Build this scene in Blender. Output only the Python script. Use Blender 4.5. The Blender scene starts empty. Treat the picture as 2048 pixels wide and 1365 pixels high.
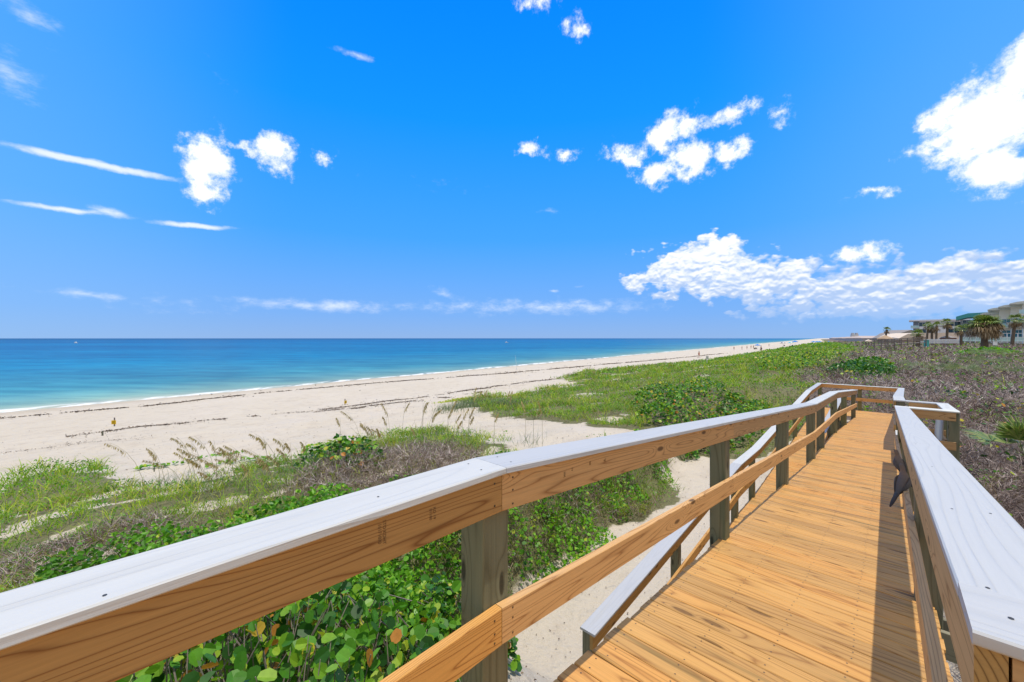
import bpy, math, random
import numpy as np
from mathutils import Vector, Matrix
random.seed(7); np.random.seed(7)
sc=bpy.context.scene; COL=sc.collection; R=math.radians
# ---------------------------------------------------------------- camera
cam=bpy.data.cameras.new('camera'); co=bpy.data.objects.new('camera',cam); COL.objects.link(co)
cam.sensor_width=36; cam.lens=36*796/2048; cam.shift_y=-5.5/2048; cam.clip_start=.05; cam.clip_end=60000
co.location=(0,0,7.0); co.rotation_euler=(R(90),0,0); sc.camera=co
# ---------------------------------------------------------------- sky
SKY_STR=.15; SUN_STR=3.0; SUN_EL=81.5; SUN_ROT=136.0
sc.view_settings.view_transform='Standard'; sc.view_settings.look='None'; sc.view_settings.exposure=.12; sc.view_settings.gamma=1
W=bpy.data.worlds.new('World'); sc.world=W; W.use_nodes=True; wt=W.node_tree; wt.nodes.clear()
def nd(t,ty,**k):
    n=t.nodes.new(ty)
    for a,b in k.items():
        if a=='inp':
            for i,v in b.items(): n.inputs[i].default_value=v
        else: setattr(n,a,b)
    return n
def mth(t,op,a,b=None,c=None,clamp=False):
    n=t.nodes.new('ShaderNodeMath'); n.operation=op; n.use_clamp=clamp
    for i,x in enumerate((a,b,c)):
        if x is None: continue
        if isinstance(x,(int,float)): n.inputs[i].default_value=x
        else: t.links.new(x,n.inputs[i])
    return n.outputs[0]
def mixc(t,f,a,b,mode='MIX'):
    n=t.nodes.new('ShaderNodeMix'); n.data_type='RGBA'; n.blend_type=mode
    for i,x in ((0,f),(6,a),(7,b)):
        if isinstance(x,(int,float)): n.inputs[i].default_value=x
        elif isinstance(x,tuple): n.inputs[i].default_value=x if len(x)==4 else x+(1,)
        else: t.links.new(x,n.inputs[i])
    return n.outputs[2]
def sstep(t,x,a,b):
    n=t.nodes.new('ShaderNodeMapRange'); n.interpolation_type='SMOOTHSTEP'
    t.links.new(x,n.inputs[0]); n.inputs[1].default_value=a; n.inputs[2].default_value=b; return n.outputs[0]
def ramp(t,x,stops,interp='LINEAR'):
    n=t.nodes.new('ShaderNodeValToRGB'); n.color_ramp.interpolation=interp; e=n.color_ramp.elements
    while len(e)<len(stops): e.new(.5)
    for el,(p,c) in zip(e,stops): el.position=p; el.color=c if len(c)==4 else tuple(c)+(1,)
    t.links.new(x,n.inputs[0]); return n.outputs[0]
def world():
    t=wt; L=t.links.new
    sky=nd(t,'ShaderNodeTexSky'); sky.sky_type='NISHITA'; sky.sun_disc=False
    sky.sun_elevation=R(SUN_EL); sky.sun_rotation=R(SUN_ROT); sky.altitude=0; sky.air_density=1.0; sky.dust_density=.35; sky.ozone_density=1.3
    hs=nd(t,'ShaderNodeHueSaturation',inp={0:.503,1:1.5,2:1.75}); L(sky.outputs[0],hs.inputs[4])
    base=hs.outputs[0]
    tc=nd(t,'ShaderNodeTexCoord'); sp=nd(t,'ShaderNodeSeparateXYZ'); L(tc.outputs['Generated'],sp.inputs[0])
    az=mth(t,'ARCTAN2',sp.outputs[0],sp.outputs[1]); el=mth(t,'ARCSINE',sp.outputs[2])
    cb=nd(t,'ShaderNodeCombineXYZ'); L(az,cb.inputs[0]); L(el,cb.inputs[1]); P=cb.outputs[0]
    def noise(v,scale,det,rough=.55,off=(0,0,0),sx=1):
        m=nd(t,'ShaderNodeMapping'); L(v,m.inputs[0]); m.inputs[1].default_value=off; m.inputs[3].default_value=(sx,1,1)
        n=nd(t,'ShaderNodeTexNoise',inp={'Scale':scale,'Detail':det,'Roughness':rough}); L(m.outputs[0],n.inputs['Vector']); return n
    wn=noise(P,22,5); wv=nd(t,'ShaderNodeVectorMath',operation='SUBTRACT'); L(wn.outputs['Color'],wv.inputs[0]); wv.inputs[1].default_value=(.5,.5,.5)
    ws=nd(t,'ShaderNodeVectorMath',operation='SCALE'); L(wv.outputs[0],ws.inputs[0]); ws.inputs[3].default_value=.05
    wa=nd(t,'ShaderNodeVectorMath',operation='ADD'); L(P,wa.inputs[0]); L(ws.outputs[0],wa.inputs[1]); PW=wa.outputs[0]
    ws2=nd(t,'ShaderNodeVectorMath',operation='SCALE'); L(wv.outputs[0],ws2.inputs[0]); ws2.inputs[3].default_value=.010
    wa2=nd(t,'ShaderNodeVectorMath',operation='ADD'); L(P,wa2.inputs[0]); L(ws2.outputs[0],wa2.inputs[1]); PS=wa2.outputs[0]
    def ang(u,v):
        a=math.atan((u-1024)/796); return a, math.atan((677-v)*math.cos(a)/796)
    def field(v,lst):
        o=None
        for it in lst:
            if it[0]=='S':
                _,ca_,ce_,hl,hw,an_,w=it; m=nd(t,'ShaderNodeMapping'); m.vector_type='TEXTURE'; L(v,m.inputs[0])
                m.inputs[1].default_value=(ca_,ce_,0); m.inputs[2].default_value=(0,0,an_); m.inputs[3].default_value=(hl,hw,1)
                ln=nd(t,'ShaderNodeVectorMath',operation='LENGTH'); L(m.outputs[0],ln.inputs[0]); q=mth(t,'MULTIPLY_ADD',ln.outputs['Value'],-w,w); o=q if o is None else mth(t,'SMOOTH_MAX',o,q,.12); continue
            (u,vv,ru,rv,rot,w)=it
            a,e=ang(u,vv); a1,_=ang(u+ru,vv); a0,_=ang(u-ru,vv); _,e1=ang(u,vv-rv); _,e0=ang(u,vv+rv)
            m=nd(t,'ShaderNodeMapping'); m.vector_type='TEXTURE'; L(v,m.inputs[0])
            m.inputs[1].default_value=(a,e,0); m.inputs[2].default_value=(0,0,R(rot)); m.inputs[3].default_value=((a1-a0)/2,(e1-e0)/2,1)
            ln=nd(t,'ShaderNodeVectorMath',operation='LENGTH'); L(m.outputs[0],ln.inputs[0])
            q=mth(t,'MULTIPLY_ADD',ln.outputs['Value'],-w,w)
            o=q if o is None else mth(t,'SMOOTH_MAX',o,q,.12)
        return o
    def seg(u0,v0,u1,v1,wd,w):
        a0,e0=ang(u0,v0); a1,e1=ang(u1,v1); return ('S',(a0+a1)/2,(e0+e1)/2,math.hypot(a1-a0,e1-e0)/2*1.25,wd/796*math.cos(a0)**1,math.atan2(e1-e0,a1-a0),w)
    cum=[(418,325,62,70,0,1.15),(415,392,44,30,0,.8),(485,292,46,16,0,.9),(555,308,48,46,30,.92),(640,315,30,12,0,.3),
     (1057,299,30,13,0,.62),(1135,307,42,14,10,.52),(1340,262,66,36,20,.95),(1378,318,56,46,-20,1.05),(1315,343,44,33,0,.95),(1250,313,50,26,-10,.95),(1462,227,60,24,5,.85),(1462,303,52,28,0,.85),(1385,238,36,22,0,.8),
     (1157,52,30,28,0,.66),(1070,12,40,20,0,.45),(1560,225,28,22,0,.35),
     (1965,245,135,105,0,1.5),(2050,130,75,75,0,1.2),(1870,290,70,36,0,1.0),(1985,335,100,62,0,1.3),(1880,235,50,28,20,.7),(2150,250,120,190,0,1.5),
     (1752,388,48,9,5,.5),(1712,510,60,17,0,.95)]
    bank=[(1400,535,140,58,0,1.1),(1290,560,50,24,0,.9),(1410,505,80,34,0,1.1),(1540,560,150,46,0,1.1),(1710,580,190,58,0,1.1),(1860,575,190,62,0,1.1),(2000,570,180,72,0,1.1),(2200,570,200,75,0,1.1),(1790,612,400,34,0,.95),(1500,575,140,36,0,1.0),(1960,600,260,46,0,1.0),(1335,594,34,13,0,.8),(1920,545,90,42,0,1.0),(2040,540,60,36,0,1)]
    cir_=0
    cir=[seg(-90,266,395,368,12,1.35),seg(-20,400,270,436,8,.9),seg(170,418,262,434,13,.7),seg(300,442,480,460,8,1.0),seg(655,92,765,125,8,.7),(20,150,120,60,-30,.32),(60,30,90,50,-30,.3),(1097,422,30,8,0,.35),seg(480,190,400,120,14,.16),
     (640,612,260,20,0,.55),(1070,614,340,22,0,.55),(180,590,180,14,-5,.36),(1150,604,40,10,0,.6),(890,590,60,14,-20,.33),(1108,583,14,5,0,.5),(1155,573,20,6,0,.4),(880,368,80,20,0,.12),(350,612,200,25,0,.2)]
    n1=noise(P,26,12,.66); n2=noise(P,15,9,.58,(3,1,0))
    fc=mth(t,'ADD',field(PW,cum),mth(t,'MULTIPLY_ADD',n1.outputs[0],2.7,-1.27))
    dc=mth(t,'POWER',sstep(t,fc,-.04,.8),1.4)
    def billow(dy):
        o=None
        for sc_,wt_,off in ((26,.5,0),(58,.32,3.3),(120,.18,7.1)):
            m=nd(t,'ShaderNodeMapping'); L(PB,m.inputs[0]); m.inputs[1].default_value=(off,off*.7+dy,0); m.inputs[3].default_value=(.75,1.25,1)
            v=nd(t,'ShaderNodeTexVoronoi',inp={'Scale':sc_}); v.voronoi_dimensions='2D'; v.feature='SMOOTH_F1'; v.inputs['Smoothness'].default_value=.35; L(m.outputs[0],v.inputs['Vector'])
            q=mth(t,'MULTIPLY',mth(t,'SUBTRACT',1.0,v.outputs['Distance']),wt_); o=q if o is None else mth(t,'ADD',o,q)
        return o
    wb_=nd(t,'ShaderNodeVectorMath',operation='SCALE'); L(wv.outputs[0],wb_.inputs[0]); wb_.inputs[3].default_value=.022
    wb2=nd(t,'ShaderNodeVectorMath',operation='ADD'); L(P,wb2.inputs[0]); L(wb_.outputs[0],wb2.inputs[1]); PB=wb2.outputs[0]
    b0=billow(0); b1=billow(-.006)
    nb=noise(P,26,9,.6,(7,2,0),.6)
    fb0=field(PW,bank)
    fb=mth(t,'ADD',fb0,mth(t,'ADD',mth(t,'MULTIPLY_ADD',b0,1.5,-.96),mth(t,'MULTIPLY_ADD',nb.outputs[0],1.2,-.55)))
    db=sstep(t,fb,.0,.42)
    n3=noise(P,9,8,.62,(1,5,0),.35)
    fi=mth(t,'MULTIPLY',field(PS,cir),mth(t,'MULTIPLY_ADD',n3.outputs[0],2.6,-.5,clamp=True))
    n4=noise(P,45,8,.65,(4,4,0),.5); di=mth(t,'MULTIPLY',sstep(t,mth(t,'ADD',fi,mth(t,'MULTIPLY_ADD',n4.outputs[0],.9,-.45)),.06,.75),.92)
    # colours of the clouds
    nsh=noise(P,26,6,.55,(2,9,0),.5); nsh2=noise(P,26,6,.55,(2,8.985,0),.5)
    lit=mth(t,'SUBTRACT',b0,b1)
    gb=sstep(t,mth(t,'ADD',mth(t,'MULTIPLY',lit,-3.6),mth(t,'MULTIPLY_ADD',el,9.0,mth(t,'MULTIPLY_ADD',nb.outputs[0],2.2,-2.25))),-.75,.75)
    bankc=mixc(t,gb,(2.9,3.9,5.8),(6.6,6.7,6.8))
    cumc=mixc(t,sstep(t,nsh.outputs[0],.38,.62),(6.3,6.6,7.0),(7.6,7.6,7.7))
    # aerial haze near the horizon
    hz=sstep(t,el,.24,-.01)
    grad=ramp(t,mth(t,'DIVIDE',mth(t,'MAXIMUM',el,0.0),.8),[(0,(1.65,2.85,5.1)),(.07,(1.15,2.65,5.7)),(.3,(.33,2.25,6.3)),(.62,(.03,1.9,6.7)),(1,(0,1.35,6.2))])
    side=mth(t,'MULTIPLY',sstep(t,mth(t,'ABSOLUTE',mth(t,'ADD',az,.03)),.45,.98),.22)
    base=mixc(t,mth(t,'MULTIPLY_ADD',sstep(t,el,.5,.0),.15,.83),base,grad); base=mixc(t,side,base,(2.2,4.3,6.8))
    c=mixc(t,di,base,(5.6,6.1,6.8))
    c=mixc(t,mth(t,'MULTIPLY',db,mth(t,'MULTIPLY',sstep(t,el,.005,.075),.96)),c,bankc)
    c=mixc(t,dc,c,cumc)
    # broken white cloud added overhead and inland, outside the view, for neutral fill light
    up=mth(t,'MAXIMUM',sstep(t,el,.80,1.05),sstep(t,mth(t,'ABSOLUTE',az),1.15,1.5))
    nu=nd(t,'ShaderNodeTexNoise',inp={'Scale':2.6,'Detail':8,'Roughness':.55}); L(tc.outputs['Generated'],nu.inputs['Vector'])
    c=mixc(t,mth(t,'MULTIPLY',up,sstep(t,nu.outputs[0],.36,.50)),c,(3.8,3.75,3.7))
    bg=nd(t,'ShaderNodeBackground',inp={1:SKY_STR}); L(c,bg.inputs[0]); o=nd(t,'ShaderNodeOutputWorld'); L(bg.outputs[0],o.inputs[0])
world()
W.cycles.sampling_method='MANUAL'; W.cycles.sample_map_resolution=512
# ---------------------------------------------------------------- sun
sl=bpy.data.lights.new('sun','SUN'); sl.energy=SUN_STR; sl.angle=R(.53); sl.color=(1,.945,.86)
so=bpy.data.objects.new('sun',sl); COL.objects.link(so)
a=R(SUN_ROT); e=R(SUN_EL); sd=Vector((math.sin(a)*math.cos(e),math.cos(a)*math.cos(e),math.sin(e)))
so.rotation_euler=sd.to_track_quat('Z','Y').to_euler(); so.location=(0,0,60)
# ---------------------------------------------------------------- land form


F=796.0; EYE=7.0
TH=math.atan(750/796); CT,SN=math.cos(TH),math.sin(TH)      # heading of the boardwalk
PH=math.atan(616/796); CP,SP=math.cos(PH),math.sin(PH)      # heading of the coast
ZP=[-400,-110,-61,-45,-30,-24,-20,-16,-13,-10,-7,-5,0,5,10,20,40,80,2000]
ZZ=[-12,-2.4,0,.9,1.6,2.05,2.35,2.75,3.15,3.5,3.8,4.0,4.05,4.1,4.25,4.7,5.1,5.3,6]
def sm(a,b,x):
    t=np.clip((x-a)/(b-a),0,1); return t*t*(3-2*t)
def wav(X,Y,sc,seed,n=7):
    rg=np.random.RandomState(seed); o=0
    for i in range(n):
        a=rg.rand()*6.283; k=(0.6+rg.rand()*1.1)/sc; ph=rg.rand()*6.283
        o=o+np.sin((X*math.cos(a)+Y*math.sin(a))*k*6.283+ph+1.3*np.sin((X*math.sin(a)-Y*math.cos(a))*k*3+ph*2))
    return o/n
def T(X,Y):
    X=np.asarray(X,float); Y=np.asarray(Y,float)
    p=X*CP-Y*SP; r=X*SP+Y*CP
    z=np.interp(p,ZP,ZZ)
    z=z+sm(-40,-12,p)*(.10*wav(X,Y,9,1)+.10*wav(X,Y,3.5,2))*2*sm(2,9,np.hypot(X,Y)) + sm(-20,-8,p)*.35*wav(X,Y,28,3)*sm(12,30,r)
    # shore cusps
    z=z+.05*wav(X,Y,40,4)*sm(-75,-61,p)*(1-sm(-40,-25,p))
    # the sand path cut beside the ramp
    n=.35*wav(X,Y,3,5)
    cut=sm(-4.7,-3.7,p+n)*(1-sm(.6,2.2,p-.05*r))*sm(2.4,4.4,r+n)*(1-sm(17,23,r))
    cut2=sm(-3.9,-2.8,p)*(1-sm(2.5,4,p))*sm(14,17,r)*(1-sm(26,29,r))   # hollow below the far landing
    z=z*(1-cut)+2.68*cut
    return np.where(cut2>0,np.minimum(z,z*(1-cut2)+3.15*cut2),z)
# ---------------------------------------------------------------- helpers
def P3(s,t,h): return Vector((s*SN+t*CT, s*CT-t*SN, EYE-h))
D_=Vector((SN,CT,0)); E_=Vector((CT,-SN,0)); Z_=Vector((0,0,1))
def tag(o,label=None,cat=None,group=None,kind=None):
    if label: o['label']=label
    if cat: o['category']=cat
    if group: o['group']=group
    if kind: o['kind']=kind
    return o
def empty(name,loc=(0,0,0),rz=0,**k):
    o=bpy.data.objects.new(name,None); COL.objects.link(o); o.location=loc; o.rotation_euler=(0,0,rz); return tag(o,**k)
def link(name,me,mat,parent=None,**k):
    o=bpy.data.objects.new(name,me); COL.objects.link(o)
    for m in (mat if isinstance(mat,(list,tuple)) else [mat]): me.materials.append(m)
    if parent is not None:
        o.parent=parent; o.matrix_parent_inverse=pinv(parent)
    return tag(o,**k)
def pinv(o):
    return Matrix.LocRotScale(o.location,o.rotation_euler,o.scale).inverted()
class MB:
    def __init__(s): s.v=[]; s.f=[]; s.w=[]; s.r=[]; s.mi=[]
    def add(s,vs,fs,wc=None,rnd=0,mi=0):
        b=len(s.v); s.v+=[tuple(x) for x in vs]; s.w+=[tuple(x) for x in (wc if wc is not None else vs)]; s.r+=[rnd]*len(vs)
        s.f+=[tuple(i+b for i in f) for f in fs]; s.mi+=(mi if isinstance(mi,list) else [mi]*len(fs))
    def build(s,name,mat,parent=None,smooth=False,**k):
        me=bpy.data.meshes.new(name); me.from_pydata(s.v,[],s.f); 
        a=me.attributes.new('wc','FLOAT_VECTOR','POINT'); a.data.foreach_set('vector',np.array(s.w,dtype=np.float32).ravel())
        a=me.attributes.new('rnd','FLOAT','POINT'); a.data.foreach_set('value',np.array(s.r,dtype=np.float32))
        me.polygons.foreach_set('material_index',s.mi)
        if smooth: me.polygons.foreach_set('use_smooth',[True]*len(s.f))
        me.update(); return link(name,me,mat,parent,**k)
def board(mb,p0,p1,Wv,Dv,w,d,ch=.003,k0=0,k1=0,x0=0,rnd=None):
    """a length of lumber from p0 to p1, section w along Wv by d along Dv, chamfered; k0,k1 skew the cut ends across the width"""
    p0=Vector(p0);p1=Vector(p1);L=(p1-p0); ln=L.length; L=L/ln; a=w/2;b=d/2
    sec=[(-a+ch,-b),(a-ch,-b),(a,-b+ch),(a,b-ch),(a-ch,b),(-a+ch,b),(-a,b-ch),(-a,-b+ch)]
    oy,oz=random.uniform(0,60),random.uniform(0,60); ox=random.uniform(0,40)
    vs=[];wc=[]
    for (p,k,x) in ((p0,k0,0),(p1,k1,ln)):
        for (i,j) in sec:
            vs.append(p+Wv*i+Dv*j+L*(k*i)); wc.append((x+k*i+ox+x0,i+oy,j+oz))
    fs=[(i,(i+1)%8,8+(i+1)%8,8+i) for i in range(8)]+[tuple(range(7,-1,-1)),tuple(range(8,16))]
    mb.add(vs,fs,wc,random.random() if rnd is None else rnd,[0]*8+[1,1])
def tube(mb,pts,rad,n=6,rnd=0,cap=True,wc=None):
    pts=[Vector(p) for p in pts]; vs=[];fs=[]
    ref=Vector((.3,.9,.2))
    for i,p in enumerate(pts):
        d=(pts[min(i+1,len(pts)-1)]-pts[max(i-1,0)]).normalized()
        u=d.cross(ref); u=(d.cross(Vector((1,0,0))) if u.length<.1 else u).normalized(); v=d.cross(u)
        r=rad[i] if isinstance(rad,(list,tuple)) else rad
        for k in range(n):
            a=2*math.pi*k/n; vs.append(p+u*math.cos(a)*r+v*math.sin(a)*r)
    for i in range(len(pts)-1):
        for k in range(n): fs.append((i*n+k,i*n+(k+1)%n,(i+1)*n+(k+1)%n,(i+1)*n+k))
    if cap: fs+= [tuple(range(n-1,-1,-1)),tuple(range((len(pts)-1)*n,len(pts)*n))]
    mb.add(vs,fs,None,rnd)
def box(mb,c,sx,sy,sz,rz=0,rnd=0,mi=0,ch=0):
    """box with its base centre at c"""
    ca,sa=math.cos(rz),math.sin(rz); vs=[]
    for z in (0,sz):
        for x,y in ((-sx/2,-sy/2),(sx/2,-sy/2),(sx/2,sy/2),(-sx/2,sy/2)):
            vs.append((c[0]+x*ca-y*sa,c[1]+x*sa+y*ca,c[2]+z))
    mb.add(vs,[(3,2,1,0),(4,5,6,7),(0,1,5,4),(1,2,6,5),(2,3,7,6),(3,0,4,7)],None,rnd,mi)
def npmesh(name,V,k,mat,rnd,parent=None,smooth=False,**kw):
    """mesh from an array of vertices in which every k in a row are one face"""
    V=np.asarray(V,dtype=np.float32).reshape(-1,3); n=len(V); m=n//k
    me=bpy.data.meshes.new(name); me.vertices.add(n); me.vertices.foreach_set('co',V.ravel())
    me.loops.add(n); me.loops.foreach_set('vertex_index',np.arange(n,dtype=np.int32))
    me.polygons.add(m); me.polygons.foreach_set('loop_start',np.arange(0,n,k,dtype=np.int32)); me.polygons.foreach_set('loop_total',np.full(m,k,dtype=np.int32))
    a=me.attributes.new('rnd','FLOAT','POINT'); a.data.foreach_set('value',np.asarray(rnd,dtype=np.float32))
    me.update(calc_edges=True); me.validate()
    return link(name,me,mat,parent,**kw)
def gridmesh(name,X,Y,Zv,mat,attrs={},**kw):
    nu,nv=X.shape; V=np.stack([X,Y,Zv],-1).reshape(-1,3).astype(np.float32)
    i=np.arange(nu*nv).reshape(nu,nv); q=np.stack([i[:-1,:-1],i[1:,:-1],i[1:,1:],i[:-1,1:]],-1).reshape(-1,4)
    me=bpy.data.meshes.new(name); me.vertices.add(len(V)); me.vertices.foreach_set('co',V.ravel())
    me.loops.add(q.size); me.loops.foreach_set('vertex_index',q.ravel().astype(np.int32))
    me.polygons.add(len(q)); me.polygons.foreach_set('loop_start',np.arange(0,q.size,4,dtype=np.int32)); me.polygons.foreach_set('loop_total',np.full(len(q),4,dtype=np.int32))
    me.polygons.foreach_set('use_smooth',[True]*len(q))
    for n,v in attrs.items():
        a=me.attributes.new(n,'FLOAT','POINT'); a.data.foreach_set('value',v.ravel().astype(np.float32))
    me.update(calc_edges=True); return link(name,me,mat,**kw)
# ---------------------------------------------------------------- materials
def newmat(name):
    m=bpy.data.materials.new(name); m.use_nodes=True; t=m.node_tree; b=t.nodes['Principled BSDF']; return m,t,b
def attr(t,name): 
    n=nd(t,'ShaderNodeAttribute'); n.attribute_name=name; return n
def plain(name,c,rough=.7,spec=.3,metal=0,noise=.12,nsc=6,bump=0,bsc=40):
    m,t,b=newmat(name); L=t.links.new
    tc=nd(t,'ShaderNodeTexCoord'); n=nd(t,'ShaderNodeTexNoise',inp={'Scale':nsc,'Detail':6,'Roughness':.6}); L(tc.outputs['Object'],n.inputs['Vector'])
    f=mth(t,'MULTIPLY_ADD',n.outputs[0],2*noise,1-noise)
    mm=nd(t,'ShaderNodeVectorMath',operation='SCALE'); mm.inputs[0].default_value=c[:3]; L(f,mm.inputs[3]); L(mm.outputs[0],b.inputs['Base Color'])
    b.inputs['Roughness'].default_value=rough; b.inputs['Specular IOR Level'].default_value=spec; b.inputs['Metallic'].default_value=metal
    if bump:
        n2=nd(t,'ShaderNodeTexNoise',inp={'Scale':bsc,'Detail':5}); L(tc.outputs['Object'],n2.inputs['Vector'])
        bp=nd(t,'ShaderNodeBump',inp={0:bump,1:.02}); L(n2.outputs[0],bp.inputs['Height']); L(bp.outputs[0],b.inputs['Normal'])
    return m
def leafmat(name,stops,trans=.35,rough=.45,spec=.4,patch=None,psc=.25,sp2=None):
    m,t,b=newmat(name); L=t.links.new
    a=attr(t,'rnd'); c=ramp(t,a.outputs['Fac'],stops)
    g=nd(t,'ShaderNodeNewGeometry')
    if patch:
        n=nd(t,'ShaderNodeTexNoise',inp={'Scale':psc,'Detail':4,'Roughness':.6}); L(g.outputs['Position'],n.inputs['Vector'])
        c=mixc(t,mth(t,'MULTIPLY',sstep(t,n.outputs[0],.42,.62),patch[3]),c,tuple(patch[:3]))
    if sp2:
        n=nd(t,'ShaderNodeTexNoise',inp={'Scale':sp2[4],'Detail':5,'Roughness':.65}); L(g.outputs['Position'],n.inputs['Vector'])
        c=mixc(t,mth(t,'MULTIPLY',sstep(t,n.outputs[0],.50,.60),sp2[3]),c,mixc(t,1.0,c,tuple(sp2[:3]),'MULTIPLY'))
    n=nd(t,'ShaderNodeTexNoise',inp={'Scale':30,'Detail':3}); L(g.outputs['Position'],n.inputs['Vector'])
    c=mixc(t,1.0,c,mixc(t,n.outputs[0],(.72,.72,.72),(1.25,1.25,1.2)),'MULTIPLY')
    L(c,b.inputs['Base Color']); b.inputs['Roughness'].default_value=rough; b.inputs['Specular IOR Level'].default_value=spec
    tr=nd(t,'ShaderNodeBsdfTranslucent'); L(mixc(t,1.0,c,(1.3,1.35,.6),'MULTIPLY'),tr.inputs[0])
    mx=nd(t,'ShaderNodeMixShader',inp={0:trans}); L(b.outputs[0],mx.inputs[1]); L(tr.outputs[0],mx.inputs[2])
    L(mx.outputs[0],t.nodes['Material Output'].inputs[0]); return m
def woodmat(name,light,dark,tint,ring=11,knots=1.0,rough=.62,contrast=1.0,fibre=.22,end=False,stain=None,bump=.25,spec=.3,wsc=5.0,kf=1.2,sharp=4.5):
    m,t,b=newmat(name); L=t.links.new
    a=attr(t,'wc'); r=attr(t,'rnd').outputs['Fac']; V=a.outputs['Vector']
    def mp(sx,sy,sz): 
        q=nd(t,'ShaderNodeMapping'); L(V,q.inputs[0]); q.inputs[3].default_value=(sx,sy,sz); return q.outputs[0]
    vor=nd(t,'ShaderNodeTexVoronoi',inp={'Scale':1.0,'Randomness':1.0}); vor.voronoi_dimensions='2D'
    sx_=nd(t,'ShaderNodeSeparateXYZ'); L(V,sx_.inputs[0]); kx=nd(t,'ShaderNodeCombineXYZ'); L(mth(t,'MULTIPLY',sx_.outputs[0],kf),kx.inputs[0]); L(mth(t,'MULTIPLY',mth(t,'ADD',sx_.outputs[1],sx_.outputs[2]),4.2*kf/1.2),kx.inputs[1]); L(kx.outputs[0],vor.inputs['Vector'])
    kd=vor.outputs['Distance']; ker=mth(t,'EXPONENT',mth(t,'MULTIPLY',kd,-10.0))
    n=nd(t,'ShaderNodeTexNoise',inp={'Scale':1.0,'Detail':1.5,'Roughness':.35}); L(mp(.34,wsc,wsc),n.inputs['Vector'])
    val=mth(t,'MULTIPLY_ADD',ker,.30*knots,n.outputs[0])
    if end:
        cx=nd(t,'ShaderNodeSeparateXYZ'); L(V,cx.inputs[0])
        yy=mth(t,'SUBTRACT',mth(t,'MODULO',cx.outputs[1],.31),.14); zz=mth(t,'SUBTRACT',mth(t,'MODULO',cx.outputs[2],.31),.1)
        rr=mth(t,'SQRT',mth(t,'ADD',mth(t,'MULTIPLY',yy,yy),mth(t,'MULTIPLY',zz,zz))); val=mth(t,'MULTIPLY',rr,14)
    ln=mth(t,'PINGPONG',mth(t,'MULTIPLY',val,float(ring)),.5)
    late=mth(t,'POWER',mth(t,'MULTIPLY',ln,2.0),sharp)
    fb=nd(t,'ShaderNodeTexNoise',inp={'Scale':1.0,'Detail':5,'Roughness':.7}); L(mp(3,110,110),fb.inputs['Vector'])
    big=nd(t,'ShaderNodeTexNoise',inp={'Scale':1.0,'Detail':2}); L(mp(.7,7,3),big.inputs['Vector'])
    f=mth(t,'MULTIPLY_ADD',late,.75*contrast,mth(t,'MULTIPLY',big.outputs[0],.25),clamp=True)
    c=mixc(t,f,tuple(light),tuple(dark))
    c=mixc(t,mth(t,'MULTIPLY',sstep(t,r,.35,1.0),.75),c,mixc(t,1.0,c,tuple(tint),'MULTIPLY'))
    c=mixc(t,1.0,c,mixc(t,fb.outputs[0],(1-fibre,)*3,(1+fibre,)*3),'MULTIPLY')
    c=mixc(t,1.0,c,mixc(t,r,(.74,.74,.77),(1.20,1.17,1.07)),'MULTIPLY')
    if stain:
        s2=nd(t,'ShaderNodeTexNoise',inp={'Scale':1.0,'Detail':3,'Roughness':.55}); L(mp(.8,9,4),s2.inputs['Vector'])
        c=mixc(t,mth(t,'MULTIPLY',sstep(t,s2.outputs[0],.58,.72),stain[3]),c,tuple(stain[:3]))
    c=mixc(t,mth(t,'MULTIPLY',sstep(t,kd,.075,.035),.85*knots),c,tuple(x*.28 for x in dark))
    L(c,b.inputs['Base Color']); b.inputs['Roughness'].default_value=rough; b.inputs['Specular IOR Level'].default_value=spec
    hb=mth(t,'ADD',mth(t,'MULTIPLY',fb.outputs[0],.6),mth(t,'MULTIPLY',late,-.5))
    bp=nd(t,'ShaderNodeBump',inp={0:bump,1:.004}); L(hb,bp.inputs['Height']); L(bp.outputs[0],b.inputs['Normal'])
    return m
M={}
M['deck']=woodmat('deck_pine',(.73,.415,.13),(.36,.165,.045),(.80,.70,.62),ring=16,knots=.8,kf=.75,contrast=1.0,stain=(.22,.15,.05,.7),fibre=.34)
M['rail']=woodmat('rail_pine',(.69,.44,.205),(.36,.19,.075),(.92,.85,.78),ring=22,knots=1,contrast=1.25,fibre=.3,wsc=7.5,sharp=6)
M['railo']=woodmat('orange_rail_pine',(.70,.40,.13),(.34,.15,.04),(.95,.85,.7),ring=22,knots=1,contrast=1.3,fibre=.3,wsc=8.5,sharp=6)
M['post']=woodmat('treated_post',(.22,.22,.15),(.10,.10,.06),(.75,.85,.72),ring=12,knots=1.0,contrast=.8,fibre=.3,stain=(.10,.13,.08,.7))
M['joist']=woodmat('treated_joist',(.33,.31,.22),(.17,.15,.10),(.85,.85,.85),ring=12,knots=.6,contrast=.7)
M['end']=woodmat('end_grain',(.50,.32,.12),(.17,.09,.03),(.85,.8,.7),ring=6,knots=0,contrast=1.2,end=True)
M['endp']=woodmat('grey_end_grain',(.42,.36,.24),(.2,.15,.09),(.85,.8,.7),ring=6,knots=0,contrast=1,end=True)
M['white']=woodmat('white_composite',(.63,.64,.635),(.545,.56,.565),(.97,.98,.98),ring=16,knots=0,rough=.55,contrast=.7,fibre=.05,bump=.6,stain=(.46,.45,.42,.35),spec=.35)
M['screw']=plain('screw_steel',(.10,.085,.07),.45,.5,.6)
M['ink']=plain('stamp_ink',(.22,.12,.05),.8,.1)
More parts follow.
